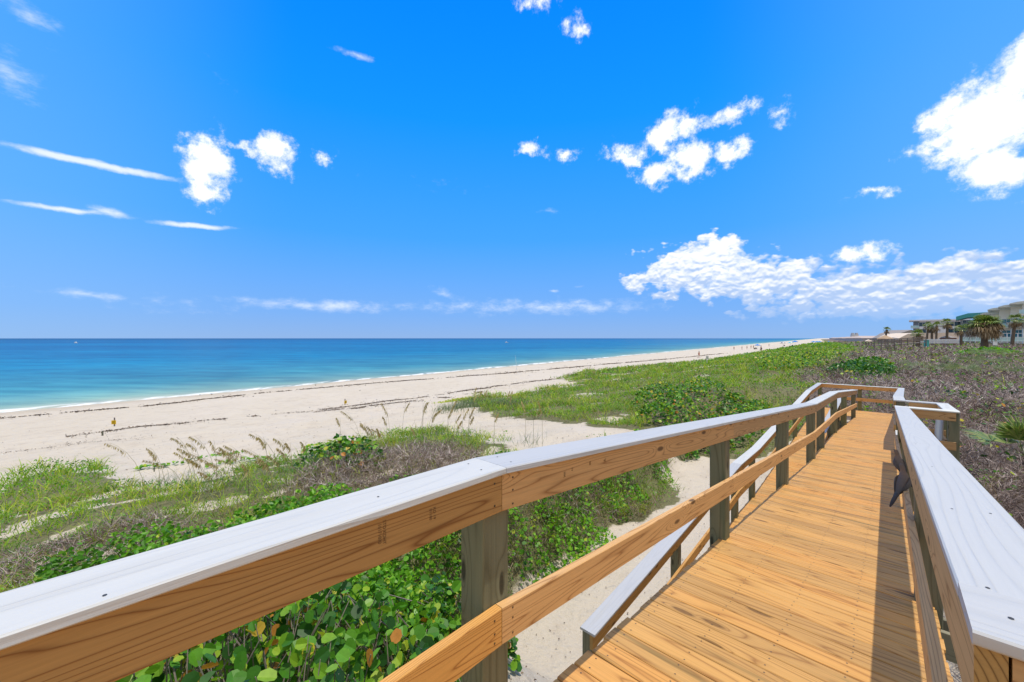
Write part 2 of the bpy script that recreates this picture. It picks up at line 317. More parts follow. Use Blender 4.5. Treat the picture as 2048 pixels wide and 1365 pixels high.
# ---------------------------------------------------------------- boardwalk
H1=lambda s: float(np.interp(s,[-6,1.1,9.6,13.64,21.9,25],[1.63,1.63,2.39,2.56,3.27,3.27]))
H2=lambda s: float(np.interp(s,[3.2,3.7,9.5,11.2,20.3,25],[4.30,4.27,3.81,3.815,3.27,3.27]))
tap=lambda s: .010*(s-1.1)
TR=lambda s: 0 if s<13.8 else (s-13.8)/10.1*.245
CAP=1.133
bw=empty('boardwalk',P3(1.1,-.5,1.7),label='long new pine boardwalk with white capped railings sloping down over the dune',cat='boardwalk')
def screws(mb,p,nrm=Z_,r=.0045):
    u=nrm.cross(Vector((.3,.8,.11))).normalized(); v=nrm.cross(u); p=Vector(p)+nrm*.0012
    mb.add([p+u*r*math.cos(a)+v*r*math.sin(a) for a in [k*math.pi/3 for k in range(6)]],[tuple(range(6))])
def deck(parent,s0,s1,tl,tr,H,nscrew=3,name='deck'):
    mb=MB(); sm_=MB(); s=s0; w=.138
    while s<s1:
        h0,h1=H(s),H(s+w); a=P3(s,0,h0); b=P3(s+w,0,h1); Ld=(b-a).normalized(); N=E_.cross(Ld).normalized()
        if N.z<0: N=-N
        mid=s+w/2; hm=(h0+h1)/2; l=tl(mid)+random.uniform(-.009,.009); r=tr(mid)+random.uniform(-.006,.006)
        dz=random.uniform(-.0012,.0012)
        board(mb,P3(mid,l,hm)-N*(.0125-dz),P3(mid,r,hm)-N*(.0125-dz),Ld,N,w,.025,ch=.0045)
        js=[l+.07+.012*random.random(),r-.09]+list(np.linspace(l+.07,r-.09,nscrew+2)[1:-1])
        for j in js:
            for q in (.03,w-.03): screws(sm_,P3(s+q+random.uniform(-.003,.003),j+random.uniform(-.008,.008),h0+(h1-h0)*q/w)+N*dz,N)
        s+=w+.0075
    d=mb.build(name,[M['deck'],M['deck']],parent); sm_.build('deck_screw',M['screw'],d,kind='stuff'); return d
def tlw(s): return -1.183+tap(s) if s<21.95 else -2.38
def trw(s): return 2.2 if s<.98 else ((.76 if 10.75<s<12.22 else .25)+TR(s))
deck(bw,-2.2,23.92,tlw,trw,H1)
def rail_run(parent,pts,face,H,what,mat='rail',inner=1,skew=(0,0)):
    """pts: (s,t) plan points of the run, one board per span; what: list of (name, centre height above deck, half offset, w, d, mat)"""
    out=[]
    for i in range(len(pts)-1):
        (sa,ta),(sb,tb)=pts[i],pts[i+1]
        for (nm,hc,off,w,d,mt,gap) in what:
            a=P3(sa,ta+off,H(sa)-hc); b=P3(sb,tb+off,H(sb)-hc); Lh=Vector((b.x-a.x,b.y-a.y,0)).normalized(); Wv=Vector((Lh.y,-Lh.x,0))
            L=(b-a).normalized(); mb=MB()
            board(mb,a+L*gap,b-L*gap,Wv,Z_,w,d,ch=.004 if nm=='cap_board' else .003,k0=skew[0] if i==0 else 0,k1=skew[1] if i==len(pts)-2 else 0)
            o=mb.build(nm,[M[mt],M['end'] if mt!='white' else M['white']],parent)
            out.append(o)
    return out
CW=('cap_board',CAP-.013,0,.186,.026,'white',.0007)
def capset(sgn,mat,toff=.049,bh=.150,wcap=.186,mat2=None):
    # sgn: +1 when the inside of the walkway lies toward +t
    return [('cap_board',CAP-.013,0,wcap,.026,'white',.0008),('top_rail',CAP-.026-bh/2-.001,sgn*toff,.038,bh,mat,.0012),('middle_rail',.508,sgn*toff,.038,.145,mat2 or mat,.0012)]
tl_=lambda s: -1.158+tap(s)
# left railing of the walkway: near flat part, then the ramp
rail_run(bw,[(-2.4,tl_(-2.4)),(1.1,tl_(1.1))],1,H1,capset(1,'railo'))
rail_run(bw,[(1.1,tl_(1.1)),(4.2,tl_(4.2)),(9.6,tl_(9.6)),(13.64,tl_(13.64)),(21.45,tl_(21.45))],1,H1,[x for x in capset(1,'rail') if x[0]!='cap_board'])
rail_run(bw,[(1.1,tl_(1.1)),(9.6,tl_(9.6)),(13.64,tl_(13.64)),(21.5,tl_(21.5))],1,H1,[capset(1,'rail')[0]])
tr_=lambda s: .203+TR(s)
RS=[x for x in capset(-1,'rail',.075,wcap=.194)]
rail_run(bw,[(1.22,tr_(0)),(4.2,tr_(0)),(10.53,tr_(0))],1,H1,[RS[0]])
rail_run(bw,[(1.045,tr_(0)),(4.2,tr_(0)),(10.62,tr_(0))],1,H1,[RS[1]])
rail_run(bw,[(1.03,tr_(0)),(3.9,tr_(0)),(10.62,tr_(0))],1,H1,[RS[2]])
rail_run(bw,[(12.24,tr_(0)),(13.8,tr_(0)),(23.8,tr_(23.8))],1,H1,RS)
def cross(parent,s,t0,t1,H,hs,sgn=-1,mat='rail',wcap=.19,k0=0,k1=0,mid=True,dirn=0):
    for nm,hc,off,w,d,mt in (('cap_board',CAP-.013,0,wcap,.026,'white'),('top_rail',CAP-.103,sgn*.06,.038,.15,mat),('middle_rail',.508,sgn*.06,.038,.145,mat)):
        if nm=='middle_rail' and not mid: continue
        mb=MB(); o0=0 if nm=='cap_board' else .045
        board(mb,P3(s+off,t0+o0,hs-hc),P3(s+off,t1-o0,hs-hc),D_,Z_,w,d,ch=.004 if nm=='cap_board' else .003,k0=k0 if nm=='cap_board' else 0,k1=k1 if nm=='cap_board' else 0)
        mb.build(nm,[M[mt],M['end'] if mt!='white' else M['white']],parent)
cross(bw,1.125,.106,2.6,H1,H1(1.1),wcap=.188)
cross(bw,10.626,.30,.94,H1,H1(10.63)); rail_run(bw,[(10.53,tr_(0)),(10.722,tr_(0))],1,H1,[RS[0]])
cross(bw,12.335,.30,.94,H1,H1(12.33),sgn=-1)
rail_run(bw,[(10.724,.847),(12.238,.847)],1,H1,capset(-1,'rail',.06,wcap=.186))
cross(bw,23.895,-2.43,.545,H1,3.27,sgn=-1,mat='rail')
cross(bw,-2.4,-1.25,2.6,H1,1.63)
def post(parent,s,t,top,w=.14,foot=None,name='post',d=None):
    p=P3(s,t,0); g=float(T(p.x,p.y))-.35; mb=MB()
    board(mb,(p.x,p.y,g),(p.x,p.y,EYE-top),E_,D_,w,d or w,ch=.006); return mb.build(name,[M['post'],M['endp']],parent)
for s in (-1.9,1.11,4.15,7.11,9.93,11.36,14.09,17.15,21.34): post(bw,s,-1.2+tap(s),H1(s)-CAP+.027)
for s in (1.118,4.15,7.11,10.63,12.34,15.4,18.5,21.4): post(bw,s,.216+TR(s)+(.0 if s>1.2 else .006),H1(s)-CAP+.027)
for s in (10.63,12.34): post(bw,s,.868,H1(s)-CAP+.027)
for t in (-2.34,-.9,.47): post(bw,23.99,t,3.27-CAP+.027)
for t in (1.2,2.4): post(bw,1.118+.03,t,1.63-CAP+.027)
# joists, beams
for t in (-1.10,-.5,.14):
    ks=[-2.2,1.1,9.6,13.64,21.9,23.9]
    for i in range(5):
        o=tap((ks[i]+ks[i+1])/2) if t<-1 else 0
        mb=MB(); board(mb,P3(ks[i],t+o,H1(ks[i])+.025+.093),P3(ks[i+1]-.004,t+o,H1(ks[i+1])+.025+.093),E_,Z_,.038,.184); mb.build('joist',[M['joist'],M['endp']],bw)
for s in (4.15,7.11,9.93,14.09,17.15,21.34):
    for q in (-.092,.092):
        mb=MB(); board(mb,P3(s+q,-1.20+tap(s),H1(s)+.22),P3(s+q,.38,H1(s)+.22),D_,Z_,.038,.184); mb.build('beam',[M['joist'],M['endp']],bw)
# bench in the bay
for k in range(4):
    mb=MB(); board(mb,P3(10.74,.20+k*.142,H1(10.74)-.46),P3(12.22,.20+k*.142,H1(12.22)-.46),E_,Z_,.137,.026,ch=.004); mb.build('bench_seat',[M['white'],M['white']],bw)
for k in range(7):
    s=10.85+k*.21; mb=MB(); board(mb,P3(s,.735,H1(s)-.49),P3(s,.76,H1(s)-.93),D_,E_,.09,.02,ch=.003); mb.build('bench_slat',[M['white'],M['white']],bw)
for s in (10.95,12.02):
    mb=MB(); board(mb,P3(s,.14,H1(s)-.40),P3(s,.72,H1(s)-.40),D_,Z_,.038,.09); mb.build('bench_support',[M['joist'],M['endp']],bw)
    mb=MB(); board(mb,P3(s,.18,H1(s)),P3(s,.18,H1(s)-.355),D_,E_,.089,.038); mb.build('bench_leg',[M['joist'],M['endp']],bw)
# screws in caps and rail ends
mb=MB()
for s in (1.02,1.18): 
    for t in (-1.205,-1.115): screws(mb,P3(s+random.uniform(-.01,.01),t,1.63-CAP+.0902*max(0,s-1.1)),r=.0038)
screws(mb,P3(.62,-1.16,1.63-CAP),r=.0038); screws(mb,P3(.02,-1.1,1.63-CAP),r=.0038)
for s,t in ((1.26,.15),(1.30,.24),(2.0,.16),(3.0,.17),(4.1,.15),(2.05,.25)): screws(mb,P3(s,t,H1(s)-CAP),r=.0038)
for t in (.16,.22,.29,.40): screws(mb,P3(1.10+.02*math.sin(t*50),t,1.63-CAP),r=.0042)
for s,hs in ((1.06,(.55,.50,.465,1.075,.99)),(1.16,(.56,.52,.46,1.08,1.03,.975)),(4.14,(.55,.47,1.07,.98)),(4.26,(.55,.47,1.07,.98))):
    for h in hs: screws(mb,P3(s,-1.09+tap(s),H1(s)-h),E_,r=.0045)
mb.build('rail_screw',M['screw'],bw,kind='stuff')
# lumber stamps on the near top rail
def stamp(txt,s,hc,size=.021,rot=90):
    cu=bpy.data.curves.new('lumber_stamp','FONT'); cu.body=txt; cu.size=size; cu.align_x='CENTER'; cu.extrude=.0002
    o=bpy.data.objects.new('lumber_stamp',cu); COL.objects.link(o); cu.materials.append(M['ink'])
    p=P3(s,-1.0898+tap(s),H1(s)-hc)+E_*.0008
    X=-Z_ if rot==90 else D_; Nn=E_; Yv=Nn.cross(X); m=Matrix((X,Yv,Nn)).transposed().to_4x4(); m.translation=p
    dg=bpy.context.evaluated_depsgraph_get(); me=bpy.data.meshes.new_from_object(o.evaluated_get(dg)); bpy.data.objects.remove(o); me.transform(m)
    link('lumber_stamp',me,[],bw)
stamp('STD KDHT\n16171030',.60,1.05,.015); stamp('KD 19\n01100',.78,1.05,.015)
stamp('IIIK',1.50,1.035,.02,90); stamp('IV',1.56,1.05,.02,90); stamp('II',1.72,1.05,.028,0); stamp('+/',1.86,1.045,.03,0)
# ---------------------------------------------------------------- lower ramp to the sand
br=empty('beach_ramp',P3(3.7,-1.8,4.3),label='lower pine ramp with white capped rail doubling back down to the sand',cat='ramp')
deck(br,3.3,21.9,lambda s:-2.36,lambda s:-1.36 if s>9 else -1.26,H2,1)
t2=-2.34
def cs2(sgn,off): return [('cap_board',CAP-.013,0,.184,.026,'white',.0008),('top_rail',CAP-.103,sgn*off,.038,.15,'railo',.0012),('middle_rail',.508,sgn*off,.038,.145,'railo',.0012)]
rail_run(br,[(3.66,t2),(9.5,t2),(11.2,t2),(20.3,t2),(23.79,t2)],1,H2,cs2(1,.05))
rail_run(br,[(13.6,-1.285),(20.4,-1.285)],1,H2,cs2(-1,.045))
for s in (3.76,6.2,9.46,10.95,14.0,17.1,20.2): post(br,s,t2-.03,H2(s)-CAP+.027,w=.12)
for s in (15.6,18.8,20.4): post(br,s,-1.30,H2(s)-CAP+.027,w=.09)
for t in (-2.30,-1.42):
    ks=[3.3,9.5,11.2,20.3,21.9]
    for i in range(4):
        mb=MB(); board(mb,P3(ks[i],t,H2(ks[i])+.118),P3(ks[i+1]-.004,t,H2(ks[i+1])+.118),E_,Z_,.038,.184); mb.build('joist',[M['joist'],M['endp']],br)
# ---------------------------------------------------------------- vegetation zones (plan polygons, metres)
ZN=dict(
 LEFT=[(-16.42,9.87),(-15.02,11.68),(-17.2,14.2),(-16.29,14.5),(-14.45,13.96),(-10.9,11.0),(-8.79,10.2),(-7.43,10.3),(-8.28,12.59),(-7.57,12.99),(-6.05,12.6),(-6.46,13.39),(-5.74,15.04),(-4.81,17.08),(-3.24,16.73),(-1.43,13.9),(-.49,12.2),(.2,9.77),(-.18,5.98),(-.4,4.2),(-.2,2.6),(-.9,-.5),(-3,-4),(-16,-4),(-18,3)],
 BANK=[(-.5,7.6),(-.3,9.6),(.83,9.6),(3.06,11.3),(5.01,13.3),(5.42,13.15),(4.64,11.87),(4.23,10.65),(3.24,9.34),(2.32,8.98),(1.74,8.32),(.7,7.34),(.58,6.97),(.05,6.35),(-.17,5.5),(-.4,4.4),(-.77,6.56)],
 MAIN=[(900,1160),(238,303),(67.3,108),(37.4,79.2),(19.9,70.2),(12.1,66.2),(6.1,50.6),(7.07,38.1),(3.3,36.8),(1.46,32.3),(-2.74,34.07),(-3.28,27.78),(-1.74,21.66),(.74,16.8),(1.89,14.7),(2.7,14.9),(2.7,13.6),(3.8,12.9),(5.0,13.6),(7.13,14.6),(8.45,14.2),(10.56,15.2),(12.9,16.6),(14.6,18.6),(16.0,19.0),(18.2,17.4),(1500,1100)],
 GRAPE=[(7.49,22.43),(10.78,24.81),(10.98,21.01),(12.7,19.4),(11.28,16.75),(9.13,15.27),(6.83,14.45),(5.3,13.5),(4.66,13.44),(5.11,15.88)],
 GRAPE2=[(35.55,59.45),(54.55,70.49),(40.34,47.5),(26.08,33.7),(19.09,30.63)],
 BRIGHT=[(32.24,38.54),(36.22,40.27),(35.56,36.48),(25.17,26.15),(22.79,26.06),(24.46,29.24)],
 MOUND=[(-15.0,11.68),(-17.2,14.2),(-16.29,14.5),(-14.45,13.96),(-11.2,11.3),(-11.2,10.2),(-13.77,9.9),(-15.6,9.9)],
 MID=[(-4.66,15.21),(-3.24,16.2),(-1.6,14.0),(-.6,12.4),(-.9,11.14),(-2.52,12.0),(-4.08,12.31)],
 TWIG2=[(-8.4,6.5),(-6.7,7.2),(-4.8,7.0),(-4.0,5.9),(-6.1,5.0),(-7.6,5.2)],
 TWIGL=[(-5.0,11.2),(-3.9,11.9),(-1.9,11.8),(-.7,10.9),(-.9,8.0),(-3.0,7.6),(-4.76,8.17),(-4.9,9.77)])
def inp(X,Y,name):
    P=ZN[name]; o=np.zeros(X.shape,bool)
    for i in range(len(P)):
        x1,y1=P[i]; x2,y2=P[i-1]
        c=((y1>Y)!=(y2>Y)); o^=c&(X<(x2-x1)*(Y-y1)/((y2-y1) if y2!=y1 else 1e-9)+x1)
    return o
def tt(X,Y): return X*CT-Y*SN
def ss(X,Y): return X*SN+Y*CT
def veg(X,Y):
    """True where plants cover the sand; edges broken by noise"""
    d=np.hypot(X,Y); jx=wav(X,Y,2.1,11)*.45*np.clip(d/12,.3,4); jy=wav(X,Y,2.3,12)*.45*np.clip(d/12,.3,4)
    x,y=X+jx,Y+jy; s,t=ss(X,Y),tt(X,Y)
    right=(t>.62+np.where(s>13.8,(s-13.8)*.03,0))&(s>-6)
    far=(s>24.6)&(t>-3.2)
    o=inp(x,y,'LEFT')|inp(x,y,'BANK')|inp(x,y,'MAIN')|inp(X,Y,'GRAPE')|right|far
    p=X*CP-Y*SP; r=X*SP+Y*CP
    gap=(wav(X,Y,1.9,27)+.35*wav(X,Y,.8,28)>.27)&inp(X,Y,'LEFT')&~inp(X,Y,'MOUND')&~inp(X,Y,'MID')&(p<-7.0)
    gap|=(wav(X,Y,6,22)+.12*wav(X,Y,1.3,24)>.36)&(p<-6)&(r>14)&(r<140)&~inp(X,Y,'GRAPE')
    under=(t>-2.5)&(t<.55)&(s>1)&(s<24.4)
    bay=(s>10.4)&(s<12.5)&(t>0)&(t<1.0)
    return o&~gap&~under&~bay
def isright(X,Y):
    t=tt(X,Y); s=ss(X,Y); p=X*CP-Y*SP; r=X*SP+Y*CP
    return ((t>.5)|((s>24.4)&(p>-1.0+.085*np.clip(r-30,0,110)+wav(X,Y,9,31)*2.5)))
# ---------------------------------------------------------------- ground sheet
def spaced(a,b,n,c,w):
    u=np.linspace(math.asinh((a-c)/w),math.asinh((b-c)/w),n); return c+w*np.sinh(u)
pp=np.concatenate([spaced(-420,-24,90,-24,14)[:-1],np.arange(-24,12,.16),spaced(12,3000,110,12,4)])
rr=np.concatenate([spaced(-300,-3,50,-3,4)[:-1],np.arange(-3,30,.16),spaced(30,14000,330,30,6)])
PP,RR=np.meshgrid(pp,rr,indexing='ij'); GX=PP*CP+RR*SP; GY=-PP*SP+RR*CP
GZ=T(GX,GY); gv=veg(GX,GY).astype(float); gr_=(isright(GX,GY)&(gv>0)).astype(float)
near=(np.hypot(GX,GY)<60)
gz2=GZ+near*(.012*wav(GX,GY,.55,41)+.010*wav(GX,GY,.33,42))*(PP>-40)+ gv*near*.03*wav(GX,GY,.8,43)
m,t,b=newmat('sand'); L=t.links.new
g=nd(t,'ShaderNodeNewGeometry'); pos=g.outputs['Position']
def nz(sc,det=5,r=.55,v=None,mapp=None):
    v=pos if v is None else v
    n=nd(t,'ShaderNodeTexNoise',inp={'Scale':sc,'Detail':det,'Roughness':r})
    if mapp:
        q=nd(t,'ShaderNodeMapping'); L(v,q.inputs[0]); q.inputs[2].default_value=(0,0,PH); q.inputs[3].default_value=mapp; L(q.outputs[0],n.inputs['Vector'])
    else: L(v,n.inputs['Vector'])
    return n.outputs[0]
sepp=nd(t,'ShaderNodeSeparateXYZ'); L(pos,sepp.inputs[0])
pco=mth(t,'SUBTRACT',mth(t,'MULTIPLY',sepp.outputs[0],CP),mth(t,'MULTIPLY',sepp.outputs[1],SP))
c=mixc(t,nz(.35,6),(.57,.495,.39),(.67,.595,.48))
c=mixc(t,mth(t,'MULTIPLY',sstep(t,nz(1.3,9,.68),.48,.70),.5),c,(.43,.355,.28)); c=mixc(t,mth(t,'MULTIPLY',sstep(t,nz(.16,5,.6,mapp=(1,.3,1)),.45,.7),.35),c,(.66,.59,.51))
c=mixc(t,mth(t,'MULTIPLY',sstep(t,nz(140,2),.62,.75),.35),c,(.33,.27,.2))
wet=sstep(t,mth(t,'ADD',pco,mth(t,'MULTIPLY',nz(.12,3),6.0)),-51,-57.5)
c=mixc(t,mth(t,'MULTIPLY',wet,.45),c,(.42,.35,.26))
va=attr(t,'veg').outputs['Fac']; vf=sstep(t,mth(t,'MULTIPLY_ADD',nz(6,6,.7),.9,mth(t,'MULTIPLY_ADD',va,.9,-.5)),.25,.6)
lit=mixc(t,nz(9,6,.7),(.05,.06,.02),(.25,.24,.10))
lit=mixc(t,attr(t,'scrub').outputs['Fac'],lit,mixc(t,nz(12,6,.7),(.05,.035,.03),(.26,.20,.185))); c=mixc(t,mth(t,'MULTIPLY',vf,.9),c,lit)
L(c,b.inputs['Base Color']); b.inputs['Roughness'].default_value=.9; b.inputs['Specular IOR Level'].default_value=.12
bh=mth(t,'ADD',mth(t,'MULTIPLY',nz(2.2,6,.6),1.0),mth(t,'ADD',mth(t,'MULTIPLY',nz(9,6,.65),.42),mth(t,'MULTIPLY',nz(70,3),.05)))
bp=nd(t,'ShaderNodeBump',inp={0:1.0,1:.13}); L(bh,bp.inputs['Height']); L(bp.outputs[0],b.inputs['Normal'])
M['sand']=m
gridmesh('ground',GX,GY,gz2,m,{'veg':gv,'scrub':gr_},kind='structure')
# ---------------------------------------------------------------- sea
m,t,b=newmat('sea_water'); L=t.links.new
g=nd(t,'ShaderNodeNewGeometry'); pos=g.outputs['Position']
sepp=nd(t,'ShaderNodeSeparateXYZ'); L(pos,sepp.inputs[0])
pco=mth(t,'SUBTRACT',mth(t,'MULTIPLY',sepp.outputs[0],CP),mth(t,'MULTIPLY',sepp.outputs[1],SP))
w1=nz(.03,3,v=pos,mapp=(1,.25,1)); 
dist=mth(t,'ADD',mth(t,'MULTIPLY',pco,-1.0),mth(t,'MULTIPLY_ADD',w1,16.0,-69.0))   # metres of water out from the edge
lg=mth(t,'DIVIDE',mth(t,'LOGARITHM',mth(t,'MAXIMUM',mth(t,'ADD',dist,4.0),1.0),10.0),4.0)
c=ramp(t,lg,[(.10,(.42,.44,.33)),(.23,(.18,.34,.30)),(.35,(.05,.25,.32)),(.50,(.004,.17,.34)),(.70,(.001,.135,.33)),(.93,(.001,.08,.225))])
pn=nz(.004,4,.6,mapp=(.2,1,1)); c=mixc(t,mth(t,'MULTIPLY',sstep(t,pn,.5,.68),.45),c,(.006,.085,.26))
for sc_,am in ((.45,.22),(.11,.18),(.025,.14),(.006,.12)):
    wn=sstep(t,nz(sc_,4,.6,mapp=(.22,1,1)),.32,.68); c=mixc(t,1.0,c,mixc(t,wn,(1-am,1-am*.85,1-am*.6),(1+am,1+am*.85,1+am*.6)),'MULTIPLY')
fo=nz(.55,7,.65,mapp=(1,.32,1)); fedge=mth(t,'ADD',pco,mth(t,'MULTIPLY',nz(.07,4),7.0))
big_=nz(.035,3,mapp=(.3,1,1)); fm=mth(t,'MULTIPLY',sstep(t,mth(t,'ADD',fedge,mth(t,'MULTIPLY_ADD',big_,7.0,-3.5)),-60.5,-58.5),sstep(t,fo,.40,.56))
caps=mth(t,'MULTIPLY',sstep(t,nz(.9,5,.6,mapp=(1,.2,1)),.73,.78),.35)
fm=mth(t,'MAXIMUM',fm,mth(t,'MULTIPLY',caps,sstep(t,dist,400.,20.)))
c=mixc(t,fm,c,(.8,.82,.82))
b1=nz(.9,5,.6,mapp=(.3,1,1)); b2=nz(.12,4,.5,mapp=(.2,1,1))
bp=nd(t,'ShaderNodeBump',inp={0:.9,1:.5}); L(mth(t,'ADD',mth(t,'MULTIPLY',b1,.5),b2),bp.inputs['Height'])
df=nd(t,'ShaderNodeBsdfDiffuse'); L(c,df.inputs[0]); gl_=nd(t,'ShaderNodeBsdfGlossy',inp={'Roughness':.28}); L(bp.outputs[0],gl_.inputs['Normal']); L(bp.outputs[0],df.inputs['Normal'])
mx=nd(t,'ShaderNodeMixShader'); L(mth(t,'MULTIPLY',mth(t,'SUBTRACT',1.0,fm),.20),mx.inputs[0]); L(df.outputs[0],mx.inputs[1]); L(gl_.outputs[0],mx.inputs[2]); L(mx.outputs[0],t.nodes['Material Output'].inputs[0])
p2=-np.concatenate([[40],spaced(58,110,60,58,60),spaced(112,26000,120,112,60)]); r2=np.concatenate([-spaced(0,26000,60,0,60)[::-1][:-1],spaced(0,26000,140,0,60)])
PP,RR=np.meshgrid(p2,r2,indexing='ij'); SX=PP*CP+RR*SP; SY=-PP*SP+RR*CP
gridmesh('sea',SX[::-1],SY[::-1],np.zeros(SX.shape)+.03*wav(SX,SY,7,51)*(np.hypot(SX,SY)<260)*sm(-59,-70,PP),m,kind='structure')
# ---------------------------------------------------------------- samplers and plant meshes
def sample(n,d0,dmax,az=58,dmin=.8,rs=0):
    rg=np.random.RandomState(rs); g=np.exp(np.linspace(math.log(dmin),math.log(dmax),2000)); dens=g*np.minimum(1,(d0/g)**2)
    cdf=np.concatenate([[0],np.cumsum((dens[1:]+dens[:-1])/2*np.diff(g))]); cdf/=cdf[-1]
    d=np.interp(rg.rand(n),cdf,g); a=R(-az)+rg.rand(n)*R(az+(az if az<=50 else 80)); return d*np.sin(a),d*np.cos(a),d
def ob(V):   # rows of (n,k,3) to flat
    return V.reshape(-1,3)
def blades(X,Y,Z,h,w,lean,rg,droop=.6,segs=2):
    n=len(X); a=rg.rand(n)*6.283; dx,dy=np.cos(a),np.sin(a); b=rg.rand(n)*6.283; px,py=np.cos(b),np.sin(b)
    out=[]; P=lambda f: np.stack([X+dx*lean*h*f**1.8,Y+dy*lean*h*f**1.8,Z+h*(f-droop*lean*f**3*.6)],-1)
    pr=np.stack([px,py,np.zeros(n)],-1)
    fr=[0,.55,1.0]; A=[P(f) for f in fr]; ws=[1,.75,0]
    L0,R0=A[0]-pr*w[:,None]/2,A[0]+pr*w[:,None]/2; L1,R1=A[1]-pr*(w*.75)[:,None]/2,A[1]+pr*(w*.75)[:,None]/2
    tri=np.stack([L0,R0,R1, L0,R1,L1, L1,R1,A[2]],1); return tri.reshape(-1,3)
def twigs(X,Y,Z,ln,w,rg,up=.75):
    n=len(X); v=rg.randn(n,3); v[:,2]=np.abs(v[:,2])*up+.25; v/=np.linalg.norm(v,axis=1)[:,None]; 
    s=np.cross(v,rg.randn(n,3)); s/=np.linalg.norm(s,axis=1)[:,None]; P=np.stack([X,Y,Z],-1)
    k=P+v*(ln*.55)[:,None]; v2=v+rg.randn(n,3)*.35; v2/=np.linalg.norm(v2,axis=1)[:,None]; e=k+v2*(ln*.45)[:,None]
    w=w[:,None]/2; a,b=P-s*w,P+s*w; c,d=k+s*w*.8,k-s*w*.8
    return np.stack([a,b,c, a,c,d, d,c,e],1).reshape(-1,3)
def leaves(X,Y,Z,size,rg,k=4,tilt=.7,ar=.8):
    n=len(X); nr=rg.randn(n,3)*tilt; nr[:,2]=1; nr/=np.linalg.norm(nr,axis=1)[:,None]
    u=np.cross(nr,rg.randn(n,3)); u/=np.linalg.norm(u,axis=1)[:,None]; v=np.cross(nr,u); P=np.stack([X,Y,Z],-1)[:,None]
    an=np.arange(k)*2*math.pi/k; cu=.5*np.cos(an); cv=.5*np.sin(an)*ar; cup=.10*np.abs(np.sin(an))
    V=P+size[:,None,None]*(u[:,None]*cu[None,:,None]+v[:,None]*cv[None,:,None]+nr[:,None]*cup[None,:,None]); return V.reshape(-1,3)
GREEN=[(0,(.04,.11,.010)),(.3,(.17,.34,.02)),(.6,(.35,.54,.03)),(.85,(.58,.62,.07)),(1,(.55,.48,.16))]
M['grass']=leafmat('dune_grass',GREEN,.35,.5,.3,(.46,.40,.09,.4),.22,(.42,.52,.36,.7,.55))
M['straw']=leafmat('dry_grass',[(0,(.12,.08,.045)),(.4,(.25,.18,.10)),(.8,(.40,.31,.19)),(1,(.52,.44,.30))],.2,.7,.15)
M['twig']=leafmat('bare_twigs',[(0,(.09,.065,.06)),(.35,(.28,.225,.215)),(.75,(.54,.46,.44)),(1,(.70,.63,.60))],0,.8,.15,(.20,.12,.085,.4),.3,(.38,.33,.33,.8,.45))
M['vine']=leafmat('vine_leaves',[(0,(.035,.13,.010)),(.4,(.13,.36,.02)),(.8,(.27,.54,.035)),(1,(.52,.60,.06))],.35,.4,.35,None,.25,(.45,.55,.45,.8,.7))
M['blue']=leafmat('blue_green_grass',[(0,(.07,.12,.06)),(.5,(.15,.22,.12)),(1,(.30,.33,.20))],.3,.5,.3)
M['grape']=leafmat('sea_grape_leaves',[(0,(.012,.05,.008)),(.25,(.035,.13,.014)),(.42,(.07,.23,.018)),(.62,(.14,.36,.025)),(.82,(.34,.50,.035)),(.95,(.60,.52,.05)),(1,(.52,.22,.04))],.3,.42,.35)
M['shrub']=leafmat('shrub_leaves',[(0,(.015,.06,.010)),(.5,(.04,.16,.015)),(.9,(.10,.28,.025)),(1,(.30,.36,.05))],.25,.4,.4)
M['stem']=plain('woody_stem',(.30,.25,.21),.8,.1,noise=.4,nsc=9)
def folded(X,Y,Z,size,rg,tilt=.9,ar=.9,fold=.28):
    """round leaves creased along the midrib: two five sided halves each"""
    n=len(X); nr=rg.randn(n,3)*tilt; nr[:,2]=1; nr/=np.linalg.norm(nr,axis=1)[:,None]
    u=np.cross(nr,rg.randn(n,3)); u/=np.linalg.norm(u,axis=1)[:,None]; v=np.cross(nr,u); P=np.stack([X,Y,Z],-1)[:,None]; fo=(fold*(.3+1.2*rg.rand(n)))[:,None,None]; cr=(.25*rg.randn(n))[:,None,None]
    o=[]
    for sg in (1,-1):
        pts=[(-.5,0),(-.40,.33),(.02,.50),(.42,.30),(.5,0)]
        if sg<0: pts=pts[::-1]
        pu=np.array([a for a,b in pts])[None,:,None]; pv=np.array([b for a,b in pts])[None,:,None]
        o.append(P+size[:,None,None]*(u[:,None]*pu+v[:,None]*pv*sg*ar+nr[:,None]*(fo*pv-cr*pu**2)))
    return np.stack(o,1).reshape(-1,3)
def lod(d,d0): return np.maximum(1,d/d0)
def field(n,d0,dmax,rs,az=60):
    X,Y,d=sample(int(n*1.2),d0,dmax,az,rs=rs); k=veg(X,Y); X,Y,d=X[k],Y[k],d[k]; return X,Y,d,np.random.RandomState(rs+100)
def tuft(X,Y,d,rg,k=9,spread=.055):
    """turn scattered roots into tussocks of k blades"""
    n=len(X)//k; X,Y,d=X[:n],Y[:n],d[:n]; l=np.maximum(1,d/9)[:,None]
    a=rg.randn(n,k)*spread*l; b=rg.randn(n,k)*spread*l; return (X[:,None]+a).ravel(),(Y[:,None]+b).ravel(),np.repeat(d,k),np.repeat(rg.rand(n),k)
